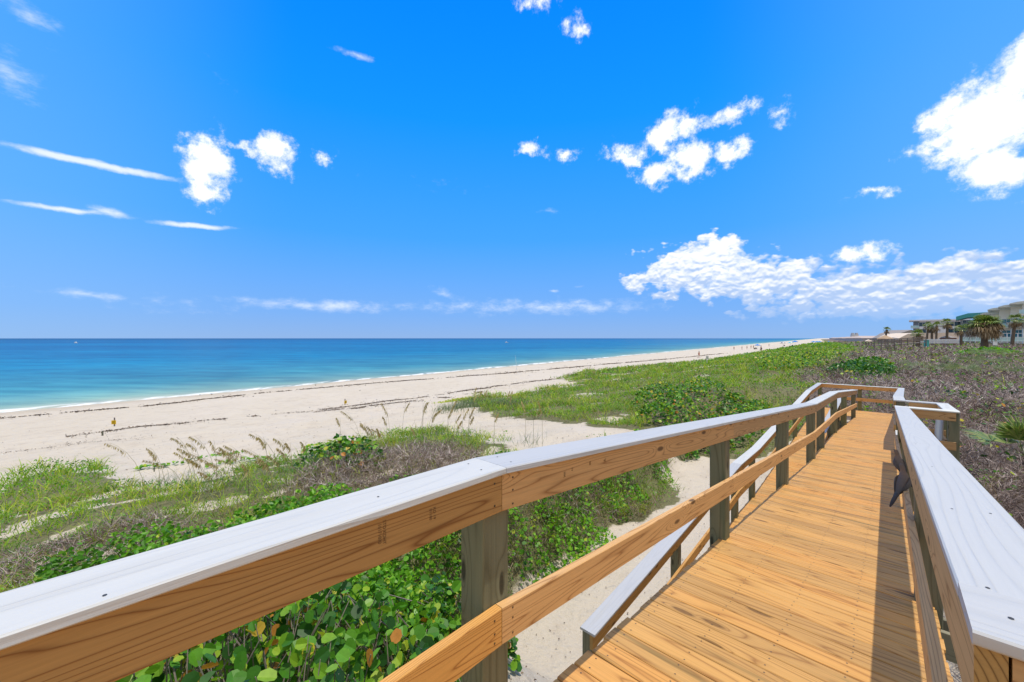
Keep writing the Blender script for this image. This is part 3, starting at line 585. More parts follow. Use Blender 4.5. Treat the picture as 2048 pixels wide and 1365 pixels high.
def canopy(X,Y):
    """height of the plant canopy over the sand"""
    p=X*CP-Y*SP; r=X*SP+Y*CP; rt=isright(X,Y)
    h=np.where(rt,.62+.22*wav(X,Y,4.5,61)+.10*wav(X,Y,1.6,62),.30+.26*wav(X,Y,4,63)+.16*wav(X,Y,1.5,64))
    h=np.where(inp(X,Y,'MOUND'),.55,h); h=np.where(inp(X,Y,'MID'),.42,h); h=np.where(inp(X,Y,'TWIGL'),.5,h)
    h=np.where(inp(X,Y,'BRIGHT'),1.1,h); h=np.where(inp(X,Y,'GRAPE')|inp(X,Y,'GRAPE2'),.8+.15*wav(X,Y,2,65),h)
    nearp=1-sm(.4,1.4,tt(X,Y)); h=np.where(tt(X,Y)>.4,h*(1-.55*nearp*(ss(X,Y)<24)),h)
    h=np.where(rt&(tt(X,Y)>0)&(ss(X,Y)<12),h+.25*sm(1.2,2.6,tt(X,Y)),h)
    return np.clip(h,.06,2)
# short green grass and herbs
X,Y,d,rg=field(210000,9,420,1); rt=isright(X,Y); tw=inp(X,Y,'TWIGL'); gr=inp(X,Y,'GRAPE')
gn=wav(X,Y,5,71)+.4*wav(X,Y,1.5,72)
keep=np.where(rt,(gn>.42)&(rg.rand(len(X))<.8),np.where(tw,rg.rand(len(X))<.12,np.where(inp(X,Y,'TWIG2'),rg.rand(len(X))<.25,np.where(inp(X,Y,'BANK')&(Y<10),rg.rand(len(X))<.65,rg.rand(len(X))<.97))))&~gr
X,Y,d=X[keep],Y[keep],d[keep]; X,Y,d,tr=tuft(X,Y,d,rg); n=len(X); hc=canopy(X,Y); l=lod(d,9)
def stuff(name,V,k,mat,rnd,label,cat):
    return npmesh(name,V,k,mat,rnd,kind='stuff',label=label,cat=cat)
h=(.16+.26*rg.rand(n))*(.55+.9*hc)*(.6+.7*tr)*np.minimum(l**.4,1.9); base=T(X,Y)+hc*.38
stuff('dune_grass',blades(X,Y,base,h,(.007+.006*rg.rand(n))*l**.95,.5+.8*rg.rand(n),rg),3,M['grass'],np.repeat(np.clip(.20+.6*tr+.12*rg.randn(n)+.22*wav(X,Y,7,73),0,1),9),'green dune grass matting the back of the beach','grass')
# tiny herb leaves between the blades
X,Y,d,rg=field(260000,8,300,2); rt=isright(X,Y); tw=inp(X,Y,'TWIGL'); gr=inp(X,Y,'GRAPE')
gn=wav(X,Y,5,71)+.4*wav(X,Y,1.5,72)
nearleft=(d<9)&(X<.5)
keep=np.where(rt,(gn>.30)&(rg.rand(len(X))<.8),np.where(tw,rg.rand(len(X))<.1,rg.rand(len(X))<.8))&~gr
X,Y,d=X[keep],Y[keep],d[keep]; n=len(X); hc=canopy(X,Y); l=lod(d,8)
stuff('dune_herbs',leaves(X,Y,T(X,Y)+hc*(.25+.75*rg.rand(n)),(.022+.025*rg.rand(n))*l*np.where(inp(X,Y,'BRIGHT'),1.2,1),rg,4,1.0,.5),4,M['vine'],np.repeat(np.clip(.42+.2*rg.randn(n)+.3*wav(X,Y,6,74),0,1),4),'small bright leaves of creeping herbs among the dune grass','ground cover')
# straw and litter
X,Y,d,rg=field(220000,9,300,3); br_=wav(X,Y,4.2,75)+.4*wav(X,Y,1.4,76); rt=isright(X,Y); tw=inp(X,Y,'TWIGL'); hole=inp(X,Y,'MOUND')|inp(X,Y,'BRIGHT')|inp(X,Y,'GRAPE')
keep=(((br_>.12)&(rg.rand(len(X))<.7))|(rg.rand(len(X))<.08)|tw|inp(X,Y,'TWIG2')|(inp(X,Y,'BANK')&(Y<10.5)))&~hole&(~rt|(rg.rand(len(X))<.4)); X,Y,d=X[keep],Y[keep],d[keep]; n=len(X); hc=canopy(X,Y); l=lod(d,9)
stuff('dry_grass',blades(X,Y,T(X,Y)+hc*.5*rg.rand(n),(.14+.2*rg.rand(n))*(.6+hc)*np.minimum(l**.4,2),(.005+.005*rg.rand(n))*l**.95,.7+.9*rg.rand(n),rg),3,M['straw'],np.repeat(rg.rand(n),9),'dry straw coloured grass in patches on the dune','grass')
# bare twigs of the salt burnt scrub
X,Y,d,rg=field(620000,9,420,4); rt=isright(X,Y); tw=inp(X,Y,'TWIGL'); nb=wav(X,Y,5,71)+.4*wav(X,Y,1.5,72)
keep=((rt&((nb<.50)|(rg.rand(len(X))<.25)))|(tw&(rg.rand(len(X))<.9))|(inp(X,Y,'TWIG2')&(rg.rand(len(X))<.8))|(inp(X,Y,'BANK')&(Y<10)&(rg.rand(len(X))<.4))|(rg.rand(len(X))<.02))&~inp(X,Y,'BRIGHT')&~inp(X,Y,'MOUND'); X,Y,d=X[keep],Y[keep],d[keep]; n=len(X); hc=canopy(X,Y); l=lod(d,8)
stuff('scrub_twigs',twigs(X,Y,T(X,Y)+hc*(.1+.9*rg.rand(n)**.6)-.1,(.10+.18*rg.rand(n))*np.minimum(l**.45,2.4),(.005+.005*rg.rand(n))*l**.85,rg),3,M['twig'],np.repeat(np.clip(.5+.27*rg.randn(n),0,1),9),'grey brown leafless twigs of salt burnt dune scrub','scrub')
# sparse leaves in the scrub (dark greens and a few yellow)
X,Y,d,rg=field(200000,8,300,5); rt=isright(X,Y); nb=wav(X,Y,3.2,77)+.5*wav(X,Y,1.1,78)
keep=(rt&((nb>.42)|(rg.rand(len(X))<.05))|inp(X,Y,'GRAPE2'))&~inp(X,Y,'BRIGHT'); X,Y,d=X[keep],Y[keep],d[keep]; n=len(X); hc=canopy(X,Y); l=lod(d,8)
stuff('scrub_leaves',leaves(X,Y,T(X,Y)+hc*(.55+.5*rg.rand(n)),(.045+.05*rg.rand(n))*l**.62,rg,5,.8,.75),5,M['grape'],np.repeat(np.clip(rg.rand(n)**1.1,0,1),5),'scattered green and yellow leaves growing through the bare scrub','scrub')
# ---------------------------------------------------------------- sea grape bushes (things)
def bush(name,label,cat,group,cx,cy,rx,ry,top,nl,size,seed,mat='grape',ntw=0,k=7,rot=0,tilt=.75,ar=.92,lo=.2,lim=None,stem_r=.008):
    rg=np.random.RandomState(seed); g=float(T(cx,cy)); o=empty(name,(cx,cy,g),label=label,cat=cat,group=group)
    n=nl*2; u=rg.rand(n)**.5; a=rg.rand(n)*6.283; lx=u*np.cos(a); ly=u*np.sin(a)
    ca,sa=math.cos(rot),math.sin(rot); X=cx+(lx*rx*ca-ly*ry*sa); Y=cy+(lx*rx*sa+ly*ry*ca)
    lump=1+.22*wav(X,Y,.9,seed+1)+.12*wav(X,Y,.4,seed+2); H=top*lump*np.sqrt(np.clip(1-u**2.4,0.03,1))
    if lim is not None: k_=lim(X,Y); X,Y,H=X[k_],Y[k_],H[k_]
    X,Y,H=X[:nl],Y[:nl],H[:nl]; n=len(X); f=lo+(1-lo)*rg.rand(n)**.45; Z=T(X,Y)+H*f
    lr=np.clip(rg.rand(n)*.7+.4*rg.rand(n)*rg.rand(n)*1.5,0,1); ls=size*(.5+.65*rg.rand(n))
    if k==7: npmesh('leaves',folded(X,Y,Z,ls,rg,tilt,ar),5,M[mat],np.repeat(lr,10),o)
    else: npmesh('leaves',leaves(X,Y,Z,ls,rg,k,tilt,ar),k,M[mat],np.repeat(lr,k),o)
    if ntw:
        i=rg.randint(0,n,ntw); mb=MB()
        for j in i:
            x,y=X[j],Y[j]; zg=float(T(x,y)); zt=zg+H[j]*.97; fr_=0 if ntw>100 else .12; bx,by=(x+rg.randn()*.25,y+rg.randn()*.25) if ntw>100 else (cx+(x-cx)*fr_,cy+(y-cy)*fr_); zg=float(T(bx,by))
            tube(mb,[(bx,by,zg-.03),((x+bx)/2+rg.randn()*.07,(y+by)/2+rg.randn()*.07,(zg+zt)/2),(x,y,zt)],[stem_r*1.4,stem_r,stem_r*.45],4,rg.rand())
        mb.build('stems',M['stem'],o)
    return o
fb=lambda X,Y: (tt(X,Y)<-1.42)
bush('sea_grape_bush','big sea grape bush with yellow flecked round leaves right under the near left railing','bush',None,-1.75,2.55,1.9,1.5,.98,3300,.098,301,ntw=420,rot=-.6,lim=fb,lo=.05,tilt=1.15,stem_r=.007)
bush('sea_grape_bush','low sea grape patch just left of the nearest railing post by the sand path','bush',None,-.55,4.35,.62,.9,.62,420,.11,302,ntw=60,lim=fb,rot=.2)
bush('sea_grape_bush','sea grape sprig with a few big leaves poking above the near white cap','bush',None,-3.25,4.75,.8,.5,.66,190,.13,303,ntw=30)
bush('sea_grape_bush','dark round sea grape bush on the dune edge behind the sea oats','bush',None,-4.35,10.1,1.15,.8,.95,620,.12,304,ntw=70)
rg=np.random.RandomState(9)
gl=[(5.7,14.7,1.1,.9),(7.3,15.6,1.3,1.0),(9.0,16.6,1.3,1.1),(10.7,18.0,1.3,1.2),(6.6,17.6,1.3,1.2),(8.4,18.9,1.5,1.3),(10.0,21.0,1.4,1.4),(7.9,21.6,1.1,1.1),(11.9,19.9,1.1,1.0)]
lb=['sea grape bush at the near end of the dense patch left of the ramp','second sea grape bush along the ramp in the dense patch','third sea grape bush along the ramp in the dense patch','sea grape bush beside the upper end of the lower ramp','sea grape bush at the seaward corner of the dense patch','sea grape bush in the middle of the dense patch','sea grape bush at the far end of the dense patch','sea grape bush at the far seaward corner of the dense patch','sea grape bush nearest the far landing in the dense patch']
for i,(x,y,a_,b_) in enumerate(gl): bush('sea_grape_bush',lb[i],'bush','sea grape bushes in the dense patch by the ramp',x,y,a_*1.05,b_*1.05,.78,680,.125,320+i,ntw=25)
bush('green_shrub','deep green glossy shrub on the dune beyond the far landing','bush',None,27.2,31.0,4.2,2.2,1.15,2600,.24,350,'shrub',k=5,rot=.72,tilt=.9,ar=.6,lo=.35)
bush('green_shrub','small leafy green shrub right of the glossy shrub beyond the landing','bush',None,34.5,38.2,2.3,1.6,1.05,900,.28,351,'grape',k=5,rot=.5,tilt=.9,ar=.7,lo=.35)
bush('green_shrub','lime green shrub at the right edge behind the scrub','bush',None,62,52,6,3,1.1,1400,.42,352,'vine',k=5,rot=.7,tilt=.9,ar=.6,lo=.5)
for i,(x,y,l_) in enumerate([(3.0,10.4,'green vine clump on the grassy bank nearest the sand path'),(2.3,9.7,'vine clump on the bank between the path and the grass'),(1.3,9.0,'vine clump in the middle of the grassy bank'),(.5,8.3,'bright vine clump seen just under the top rail beside the near post'),(1.6,8.2,'low vine clump at the path side of the bank'),(4.3,12.2,'vine clump at the far tip of the grassy bank'),(-.1,9.2,'vine clump higher on the bank behind the dry grass'),(1.0,7.6,'leafy vine clump among dry grass right of the near post'),(.35,6.9,'small vine clump low on the bank beside the footpath')]):
    bush('vine_clump',l_,'plant',None,x,y,.62,.5,.42,480,.075,360+i,'vine',k=5,tilt=.9)
# railroad vine in the left foreground
X,Y,d=sample(60000,7,11,50,1.5,6); k=veg(X,Y)&(X<-.6)&(tt(X,Y)<-1.6)&(Y<8.6)&(wav(X,Y,2.2,81)>-.15)&(d<8.5); X,Y,d=X[k],Y[k],d[k]; rg=np.random.RandomState(66); n=len(X)
stuff('railroad_vine',folded(X,Y,T(X,Y)+.06+.36*rg.rand(n)**.7,.045+.04*rg.rand(n),rg,.9,.8,.4),5,M['vine'],np.repeat(np.clip(.42+.25*rg.randn(n),0,1),10),'bright green creeping vine leaves in the left foreground','ground cover')
# ---------------------------------------------------------------- sea oats
def oats(cx,cy,nst,seed,label,nb=60,lean=(-.8,.1),hh=1.35,group='sea oats along the dune edge'):
    rg=np.random.RandomState(seed); g=float(T(cx,cy)); o=empty('sea_oats',(cx,cy,g),label=label,cat='sea oats',group=group)
    n=nb; X=cx+rg.randn(n)*.28; Y=cy+rg.randn(n)*.28
    npmesh('blades',blades(X,Y,T(X,Y)+.05,.35+.4*rg.rand(n),.006+.004*rg.rand(n),.5+.8*rg.rand(n),rg),3,M['blue'],np.repeat(rg.rand(n),9),o)
    for i in range(nst):
        st=MB(); hd=MB()
        x,y=cx+rg.randn()*.45,cy+rg.randn()*.4; h=hh*(.6+.55*rg.rand()); lx=lean[0]*(.1+1.1*rg.rand())*h*.55; ly=lean[1]*h*.4+rg.randn()*.1
        pts=[Vector((x+lx*f**2.2,y+ly*f**2.2,g+h*(f-.16*abs(lean[0])*f**4))) for f in (0,.3,.55,.75,.9,1.0)]
        tube(st,pts,[.005,.0046,.004,.0034,.0028,.002],4,rg.rand())
        if rg.rand()<.8:
            dr=Vector((1 if lx>0 else -1,.1,0))
            for k in range(26):
                f=k/25; q=pts[3].lerp(pts[4],f*2) if f<.5 else pts[4].lerp(pts[5],f*2-1); q=q+dr*.11*f
                ln=.115*(1-.35*f)*(.7+.6*rg.rand()); dv=Vector((dr.x*.45+rg.randn()*.25,rg.randn()*.25,-1)).normalized(); sd=dv.cross(Vector((0,1,0))).normalized()*.0095
                e1=q+dv*ln*.5; e2=q+dv*ln; hd.add([q,e1-sd,e2,e1+sd],[(0,1,2,3)],None,rg.rand())
        so_=st.build('stalk',M['oatst'],o)
        if hd.v: hd.build('seed_head',M['oat'],o)
M['oat']=leafmat('oat_heads',[(0,(.30,.20,.07)),(.5,(.48,.36,.16)),(1,(.62,.52,.30))],.25,.6,.2)
M['oatst']=leafmat('oat_stalks',[(0,(.14,.15,.06)),(.5,(.28,.25,.12)),(1,(.40,.34,.2))],.1,.6,.2)
OA=[(-8.6,9.9,4,'sea oats at the far left reaching over the green mound',-1.0),(-4.6,11.9,4,'small sea oats clump behind the dark bush on its left',-.7),(-4.9,9.3,5,'sea oats among the dry twigs before the dark bush',-.9),(-3.0,12.6,4,'sea oats between the bush and the grass hump',-.3),(-1.9,13.2,3,'two sea oats stalks on the grass hump',.2),(-6.3,8.6,7,'sea oats clump with drooping seed heads at the left dune edge',-1.2),(-7.2,9.2,6,'leftmost sea oats clump beside the green mound',-1.3),(-5.6,8.9,7,'sea oats clump just left of the dark sea grape bush',-.9),(-5.0,8.4,6,'sea oats stalks leaning left in front of the sea grape bush',-.8),
 (-3.95,11.3,4,'sea oats stalks behind the sea grape bush',-.6),(-3.4,14.4,5,'sea oats with dark heads on the middle grass hump',.5),(-2.64,13.65,4,'thin sea oats right of the hump',.1),(-1.1,12.2,4,'nearly bare sea oats stalks at the right end of the hump',.15),(.4,12.0,3,'lone bare stalks left of the sand path mouth',-.05),
 (-1.6,20.6,6,'upright sea oats before the blue green grass tufts',.1),(-.2,18.6,3,'two tall thin stalks on the open sand',0.05),(9,44,6,'sea oats on the crest of the far dune',.1)]
for i,(x,y,n_,l_,le) in enumerate(OA): oats(x,y,n_,500+i,l_,lean=(le,.1),nb=90 if i<5 else 50)
# blue green grass tufts on the sand
for i,(x,y,l_) in enumerate([(-2.6,26.5,'blue green grass tuft at the left of the tufts on the sand'),(-1.6,24.6,'middle blue green grass tuft on the sand'),(-.4,23.6,'blue green grass tuft next to the main dune'),(-3.3,24.0,'small blue green tuft nearest the seaweed line'),(-.9,26.6,'blue green tuft behind the middle one')]):
    rg=np.random.RandomState(540+i); n=420; X=x+rg.randn(n)*.75; Y=y+rg.randn(n)*.6; o=empty('grass_tuft',(x,y,float(T(x,y))),label=l_,cat='grass tuft',group='blue green grass tufts on the sand')
    npmesh('blades',blades(X,Y,T(X,Y),.25+.4*rg.rand(n),.016+.012*rg.rand(n),.4+.7*rg.rand(n),rg),3,M['blue'],np.repeat(rg.rand(n),9),o)
for i,(x,y,sx,l_) in enumerate([(-3.6,30.2,1.9,'olive creeper patch in front of the seaweed line'),(.5,30.5,.8,'small olive creeper patch right of the larger one'),(3.6,33.2,.6,'tiny olive creeper patch on open sand')]):
    rg=np.random.RandomState(560+i); n=int(700*sx); X=x+rg.randn(n)*sx*.5; Y=y+rg.randn(n)*.55
    o=tag(npmesh('creeper_patch',leaves(X,Y,T(X,Y)+.05+.22*rg.rand(n)*np.exp(-((X-x)/sx)**2),.07+.05*rg.rand(n),rg,5,.9,.7),5,M['grass'],np.repeat(np.clip(.7+.2*rg.randn(n),0,1),5)),l_,'plant')
for i,(x,y,l_) in enumerate([(-10.9,14.9,'creeping vine runner lying on the sand right of the leaning oats'),(-11.9,13.6,'sprig of vine leaves on the sand at the left'),(-8.9,12.9,'small vine patch on sand before the sea oats'),(-6.6,14.3,'vine runner on the sand beyond the sea oats')]):
    rg=np.random.RandomState(580+i); n=46; f=rg.rand(n); X=x+(f-.5)*1.5+rg.randn(n)*.06; Y=y+(f-.5)*.5+rg.randn(n)*.1
    tag(npmesh('vine_runner',leaves(X,Y,T(X,Y)+.04+.08*rg.rand(n),.10+.05*rg.rand(n),rg,6,.5,.85),6,M['vine'],np.repeat(np.clip(.5+.25*rg.randn(n),0,1),6)),l_,'plant')
# ---------------------------------------------------------------- seaweed wrack on the sand
M['weed']=leafmat('seaweed',[(0,(.04,.028,.02)),(.6,(.12,.08,.055)),(1,(.28,.21,.15))],0,.8,.2)
def wrack(line,n,wd,seed,dens,label,sz=.11):
    rg=np.random.RandomState(seed); P=np.array(line); seg=np.linalg.norm(np.diff(P,axis=0),axis=1); cu=np.concatenate([[0],np.cumsum(seg)])
    q=rg.rand(n*4)*cu[-1]; X=np.interp(q,cu,P[:,0]); Y=np.interp(q,cu,P[:,1]); k=(wav(X,Y,11,seed)+.6*wav(X,Y,3.1,seed+1)+.7*wav(X,Y,1.1,seed+5)+.9*(rg.rand(len(X))-.5))>dens; X,Y,q=X[k],Y[k],q[k]
    th=.2+1.3*(wav(X,Y,5,seed+2)+.6)**2
    off=rg.randn(len(X))**3*wd*th*.3+.8*wav(X,Y,9,seed+3)+.35*wav(X,Y,2.5,seed+4); X=X+off*CP; Y=Y-off*SP; X,Y=X[:n],Y[:n]; m_=len(X); s_=sz*(.4+rg.rand(m_))*np.clip(np.hypot(X,Y)/30,.7,2.5)
    V=leaves(X,Y,T(X,Y)+.02+.03*rg.rand(m_),s_,rg,5,.35,.5)
    stuff('seaweed_wrack',V,5,M['weed'],np.repeat(rg.rand(m_),5),label,'seaweed')
wrack([(-41.7,32.4),(-34.4,37.8),(-29.4,48.4),(-16.4,58.2),(-2,67.1),(19.2,86.7),(34.1,98.3),(70,132)],9000,.8,601,.02,'dark seaweed strewn close to the water line')
wrack([(-25.2,22.5),(-23.3,24.9),(-21.2,25.8),(-18.9,27.7),(-13.9,29.6),(-7.9,35.9),(-3.8,40.5),(4.7,49.2),(8.7,55.2),(30,78)],9000,.55,611,.0,'brown seaweed line along the middle of the beach',.095)
wrack([(-14,28.0),(-9,31.5),(-5.5,33.8),(-3,37)],1500,1.0,621,.12,'scattered seaweed bits below the middle line',.10)
wrack([(-26,18),(-22,20.5),(-18,21.5)],500,2.0,631,.1,'flecks of dried weed on the sand at the far left',.06)
# dry leaves and flecks on the sand near the path
rg=np.random.RandomState(77); n=4500; X,Y,d=sample(14000,10,40,50,3,78); k=~veg(X,Y)&((X*CP-Y*SP)>-26); X,Y,d=X[k][:n],Y[k][:n],d[k][:n]; m_=len(X)
stuff('sand_litter',leaves(X,Y,T(X,Y)+.012+.01*rg.rand(m_),(.012+.035*rg.rand(m_)**3)*lod(d,10)**.7,rg,5,.3,.5),5,M['weed'],np.repeat(np.clip(rg.rand(m_)*.5+.5,0,1),5),'small dry flecks scattered over the pale sand','litter')
# ---------------------------------------------------------------- palms
M['trunk']=plain('palm_trunk',(.16,.125,.09),.85,.1,noise=.45,nsc=14)
M['frond']=leafmat('palm_fronds',[(0,(.06,.13,.02)),(.5,(.17,.27,.05)),(1,(.38,.40,.12))],.2,.4,.4)
M['dead']=leafmat('dead_fronds',[(0,(.14,.09,.045)),(.5,(.30,.21,.12)),(1,(.48,.38,.26))],.1,.7,.1)
def fans(c,n,rad,rg,lo,hi,droop,nl=13,wd=.05,pet=.45):
    """n fan shaped fronds springing from c between elevations lo and hi"""
    V=[]; c=np.array(c)
    for i in range(n):
        a=rg.rand()*6.283; el=R(lo+(hi-lo)*rg.rand()); L=rad*(.8+.3*rg.rand()); d=np.array([math.cos(a)*math.cos(el),math.sin(a)*math.cos(el),math.sin(el)])
        s=np.cross(d,[0,0,1]); s/=np.linalg.norm(s)+1e-9; up=np.cross(s,d); b=c+d*L*pet
        w0=s*.018*rad; V+=[c-w0,c+w0,b]
        for k in range(nl):
            q=R(-78+156*k/(nl-1)+rg.randn()*4); v=d*math.cos(q)+s*math.sin(q); ll=L*(1-pet)*(.72+.28*math.cos(q))*(1.0+.15*rg.rand()); dr=np.array([0,0,-1])*droop*ll
            m_=b+v*ll*.55+dr*.22+up*.03*rad; e=b+v*ll*(1-.25*droop)+dr*.8; w=np.cross(v,up)*wd*rad*.5
            V+=[b,m_-w,m_+w, m_-w,e,m_+w]
    return np.array(V)
def palm(label,x,y,zc,rad,seed,lean=(0,0),tw=.17,nf=26,nd=12,dlo=-75,dhi=-15,base=None,clo=-12,group='cabbage palms before the beach buildings'):
    rg=np.random.RandomState(seed); g=float(T(x,y)) if base is None else base; o=empty('palm_tree',(x,y,g),label=label,cat='palm tree',group=group)
    pts=[(x+lean[0]*f**1.5,y+lean[1]*f**1.5,g-.3+(zc-g+.3)*f) for f in np.linspace(0,1,9)]
    mb=MB(); tube(mb,pts,[tw*(1.25-.35*f+.10*(i%2)) if i<7 else tw*1.3 for i,f in enumerate(np.linspace(0,1,9))],9); mb.build('trunk',M['trunk'],o,smooth=True)
    c=pts[-1]; v=fans(c,nf,rad,rg,clo,82,.45); npmesh('crown',v,3,M['frond'],np.repeat(rg.rand(len(v)//3),3),o)
    if nd: v=fans((c[0],c[1],c[2]-.1),nd,rad*.92,rg,dlo,dhi,.8); npmesh('dead_fronds',v,3,M['dead'],np.repeat(rg.rand(len(v)//3),3),o)
def pxy(u,Y): return (u-1024)/796*Y
def pz(v,Y): return 7+(677-v)*Y/796
PL=[('small leaning palm standing apart beyond the thatched hut',1770,660,150,1.7,(.7,0),.28,24,6),
 ('short stout palm at the left of the palm row',1836,669,92,1.7,(.1,0),.33,34,16),
 ('slim palm leaning left before the white apartment house',1853,651,112,1.5,(.5,0),.20,24,12),
 ('palm close behind the slim leaning one in the row',1864,656,106,1.5,(-.1,0),.22,24,10),
 ('third slim palm of the row before the white apartment house',1872,652,104,1.6,(.25,0),.2,26,12),
 ('tallest palm of the row with a bulge under its crown',1893.5,646,104,1.75,(.2,0),.23,26,14),
 ('palm between the brown pavilion and the big shaggy palm',1922,660,92,1.75,(.1,0),.22,30,12),
 ('palm before the hotel balconies with a curved trunk',2024,641,84,1.9,(.75,0),.24,30,16),
 ('palm crown cut by the right edge of the picture',2054,642,86,1.7,(.0,0),.24,28,12)]
for i,(l,u,vc,Yd,r_,le,tw,nf,nd_) in enumerate(PL): palm(l,pxy(u,Yd),Yd,pz(vc,Yd),r_,700+i,le,tw,nf,nd_)
palm('big shaggy palm with a wide skirt of dead brown fronds',pxy(1969,63),63,pz(655,63),2.75,720,(0,0),.36,60,90,-38,35,clo=10)
# saw palmetto at the right edge
rg=np.random.RandomState(730); x,y=10.75,8.35; g=float(T(x,y)); o=empty('saw_palmetto',(x,y,g),label='saw palmetto with stiff green fans at the right edge among the scrub',cat='palmetto')
v=fans((x,y,g+.35),14,.95,rg,5,80,.12,22,.045,.5); npmesh('fronds',v,3,M['frond'],np.repeat(rg.rand(len(v)//3),3),o)
mb=MB(); tube(mb,[(x,y,g-.1),(x+.05,y,g+.38)],.05,7); mb.build('stem',M['trunk'],o)
for i,(x,y,l_) in enumerate([(30,25.5,'pale palmetto clump in the grey scrub'),(44,36,'palmetto clump behind the pale one'),(56,43.5,'palmetto clump nearest the white sign')]):
    rg=np.random.RandomState(740+i); g=float(T(x,y)); o=empty('saw_palmetto',(x,y,g),label=l_,cat='palmetto')
    V=np.concatenate([fans((x+rg.randn()*2.6,y+rg.randn()*1.8,g+.35+.2*rg.rand()),5,.75,rg,15,80,.2,9,.045,.45) for _ in range(26)]); npmesh('fronds',V,3,M['blue'],np.repeat(np.clip(.5+.5*rg.rand(len(V)//3),0,1),3),o)
# ---------------------------------------------------------------- buildings
M['cream']=plain('cream_stucco',(.93,.88,.74),.8,noise=.05,nsc=.6); M['whitew']=plain('white_wall',(.88,.88,.90),.8,noise=.05,nsc=.5); M['greyw']=plain('grey_wall',(.34,.36,.38),.8)
M['roofc']=plain('pale_roof',(.72,.74,.64),.7); M['teal']=plain('teal_roof',(.07,.36,.34),.5,.4); M['win']=plain('window_glass',(.03,.07,.10),.12,.6); M['twin']=plain('teal_window',(.04,.20,.26),.15,.6)
M['bglass']=plain('balcony_glass',(.50,.74,.76),.2,.6); M['tan']=plain('tan_roof',(.74,.62,.50),.8); M['brown']=plain('brown_wood',(.24,.10,.055),.7); M['darkr']=plain('dark_roof',(.30,.27,.25),.8)
M['wpaint']=plain('white_paint',(.75,.78,.79),.5); M['thatch']=plain('thatch',(.42,.31,.21),.95,.05,noise=.5,nsc=5,bump=.6,bsc=12); M['oldw']=plain('weathered_wood',(.19,.165,.15),.85,.1,noise=.35)
def part(name,mat,parent,c,sx,sy,sz,rz=0,**k):
    mb=MB(); box(mb,c,sx,sy,sz,rz); return mb.build(name,M[mat],parent,**k)
def lensroof(name,parent,x0,x1,y0,y1,z,th,over=1.6):
    """thin roof slab, domed on top, with rounded overhanging ends"""
    mb=MB(); n=14; vs=[];fs=[]
    for j,y in enumerate((y0-over,y1)):
        for i in range(n+1):
            f=i/n; x=x0-over*1.6+(x1-x0+over*3.2)*f; a=math.sin(math.pi*min(1,max(0,f)))**.5
            vs.append((x,y,z+th*.25+th*a)); 
        for i in range(n+1):
            f=i/n; x=x0-over*1.6+(x1-x0+over*3.2)*f; vs.append((x,y,z))
    m_=n+1
    for i in range(n):
        fs+=[(i,i+1,2*m_+i+1,2*m_+i),(m_+i+1,m_+i,3*m_+i,3*m_+i+1),(m_+i,m_+i+1,i+1,i),(2*m_+i,2*m_+i+1,3*m_+i+1,3*m_+i)]
    fs+=[(0,2*m_,3*m_,m_),(n,m_+n,3*m_+n,2*m_+n)]
    mb.add(vs,fs); return mb.build(name,M['roofc'],parent)
def winrow(parent,xs,y,z,w,h,frame='wpaint',glass='win',name='window'):
    for x in xs:
        f=MB(); t_=.09
        for (a,b,c_,d_) in ((x-w/2,z,w,t_),(x-w/2,z+h-t_,w,t_)): box(f,(a+c_/2,y-.03,b),c_,.12,d_)
        for a in (x-w/2+t_/2,x,x+w/2-t_/2): box(f,(a,y-.03,z+t_),t_ if a!=x else .06,.12,h-2*t_)
        fr=f.build(name,M[frame],parent); part('pane',glass,fr,(x,y+.02,z+t_*.5),w-t_,.06,h-t_)
def balcony(parent,x0,x1,y,z,dep=1.5):
    b=part('balcony',"cream",parent,((x0+x1)/2,y-dep/2,z-.22),x1-x0,dep,.22)
    g_=MB(); n=max(2,int((x1-x0)/1.6)); 
    for i in range(n):
        a=x0+(x1-x0)*i/n; box(g_,(a+(x1-x0)/n/2,y-dep+.05,z+.08),(x1-x0)/n-.08,.03,.92)
    g_.build('glass_panel',M['bglass'],b); r=MB()
    for i in range(n+1): box(r,(x0+(x1-x0)*i/n,y-dep+.05,z),.07,.07,1.08)
    box(r,((x0+x1)/2,y-dep+.05,z+1.08),x1-x0+.1,.09,.06); r.build('railing',M['wpaint'],b)
# hotel with stacked curved roofs: four wings stepping towards the sea
def facing(u,Yd):
    az=math.atan((u-1024)/796); O=(pxy(u,Yd),Yd); ca,sa=math.cos(az),math.sin(az)
    def loc(u2,Y2):
        dx,dy=pxy(u2,Y2)-O[0],Y2-O[1]; return O[0]+dx*ca-dy*sa, O[1]+dx*sa+dy*ca
    return O,-az,loc
O,hrz,loc=facing(1983,114)
ho=empty('hotel',(O[0],O[1],6.4),label='cream beach hotel with curved overlapping roofs and glass balconies at the right edge',cat='hotel')
WG=[(1983,114,623,8),(1999,108,614,9),(2022,103,608,9),(2046,98,601,13)]
for k,(u0,Y0,vr,wx) in enumerate(WG):
    x0,Yd=loc(u0,Y0); x1=x0+wx; zt=pz(vr,Y0)-.9; zb=5.6
    part('wall','cream',ho,((x0+x1)/2,Yd+5,zb),x1-x0,10,zt-zb)
    lensroof('roof',ho,x0,x1,Yd,Yd+10,zt,.75,1.3)
    for fz in (6.95,9.95,12.95):
        if fz+2.4>zt+.3: continue
        xs=np.arange(x0+1.2,x1-.8,2.7); winrow(ho,xs,Yd,fz+.08,1.8,2.15,glass='twin')
        if fz>7: balcony(ho,x0-.6,x1,Yd,fz,1.4)
    for xx in np.arange(x0+2.5,x1,2.7): part('column','cream',ho,(xx,Yd-1.2,5.8),.3,.3,zt-5.8)
ho.rotation_euler[2]=hrz
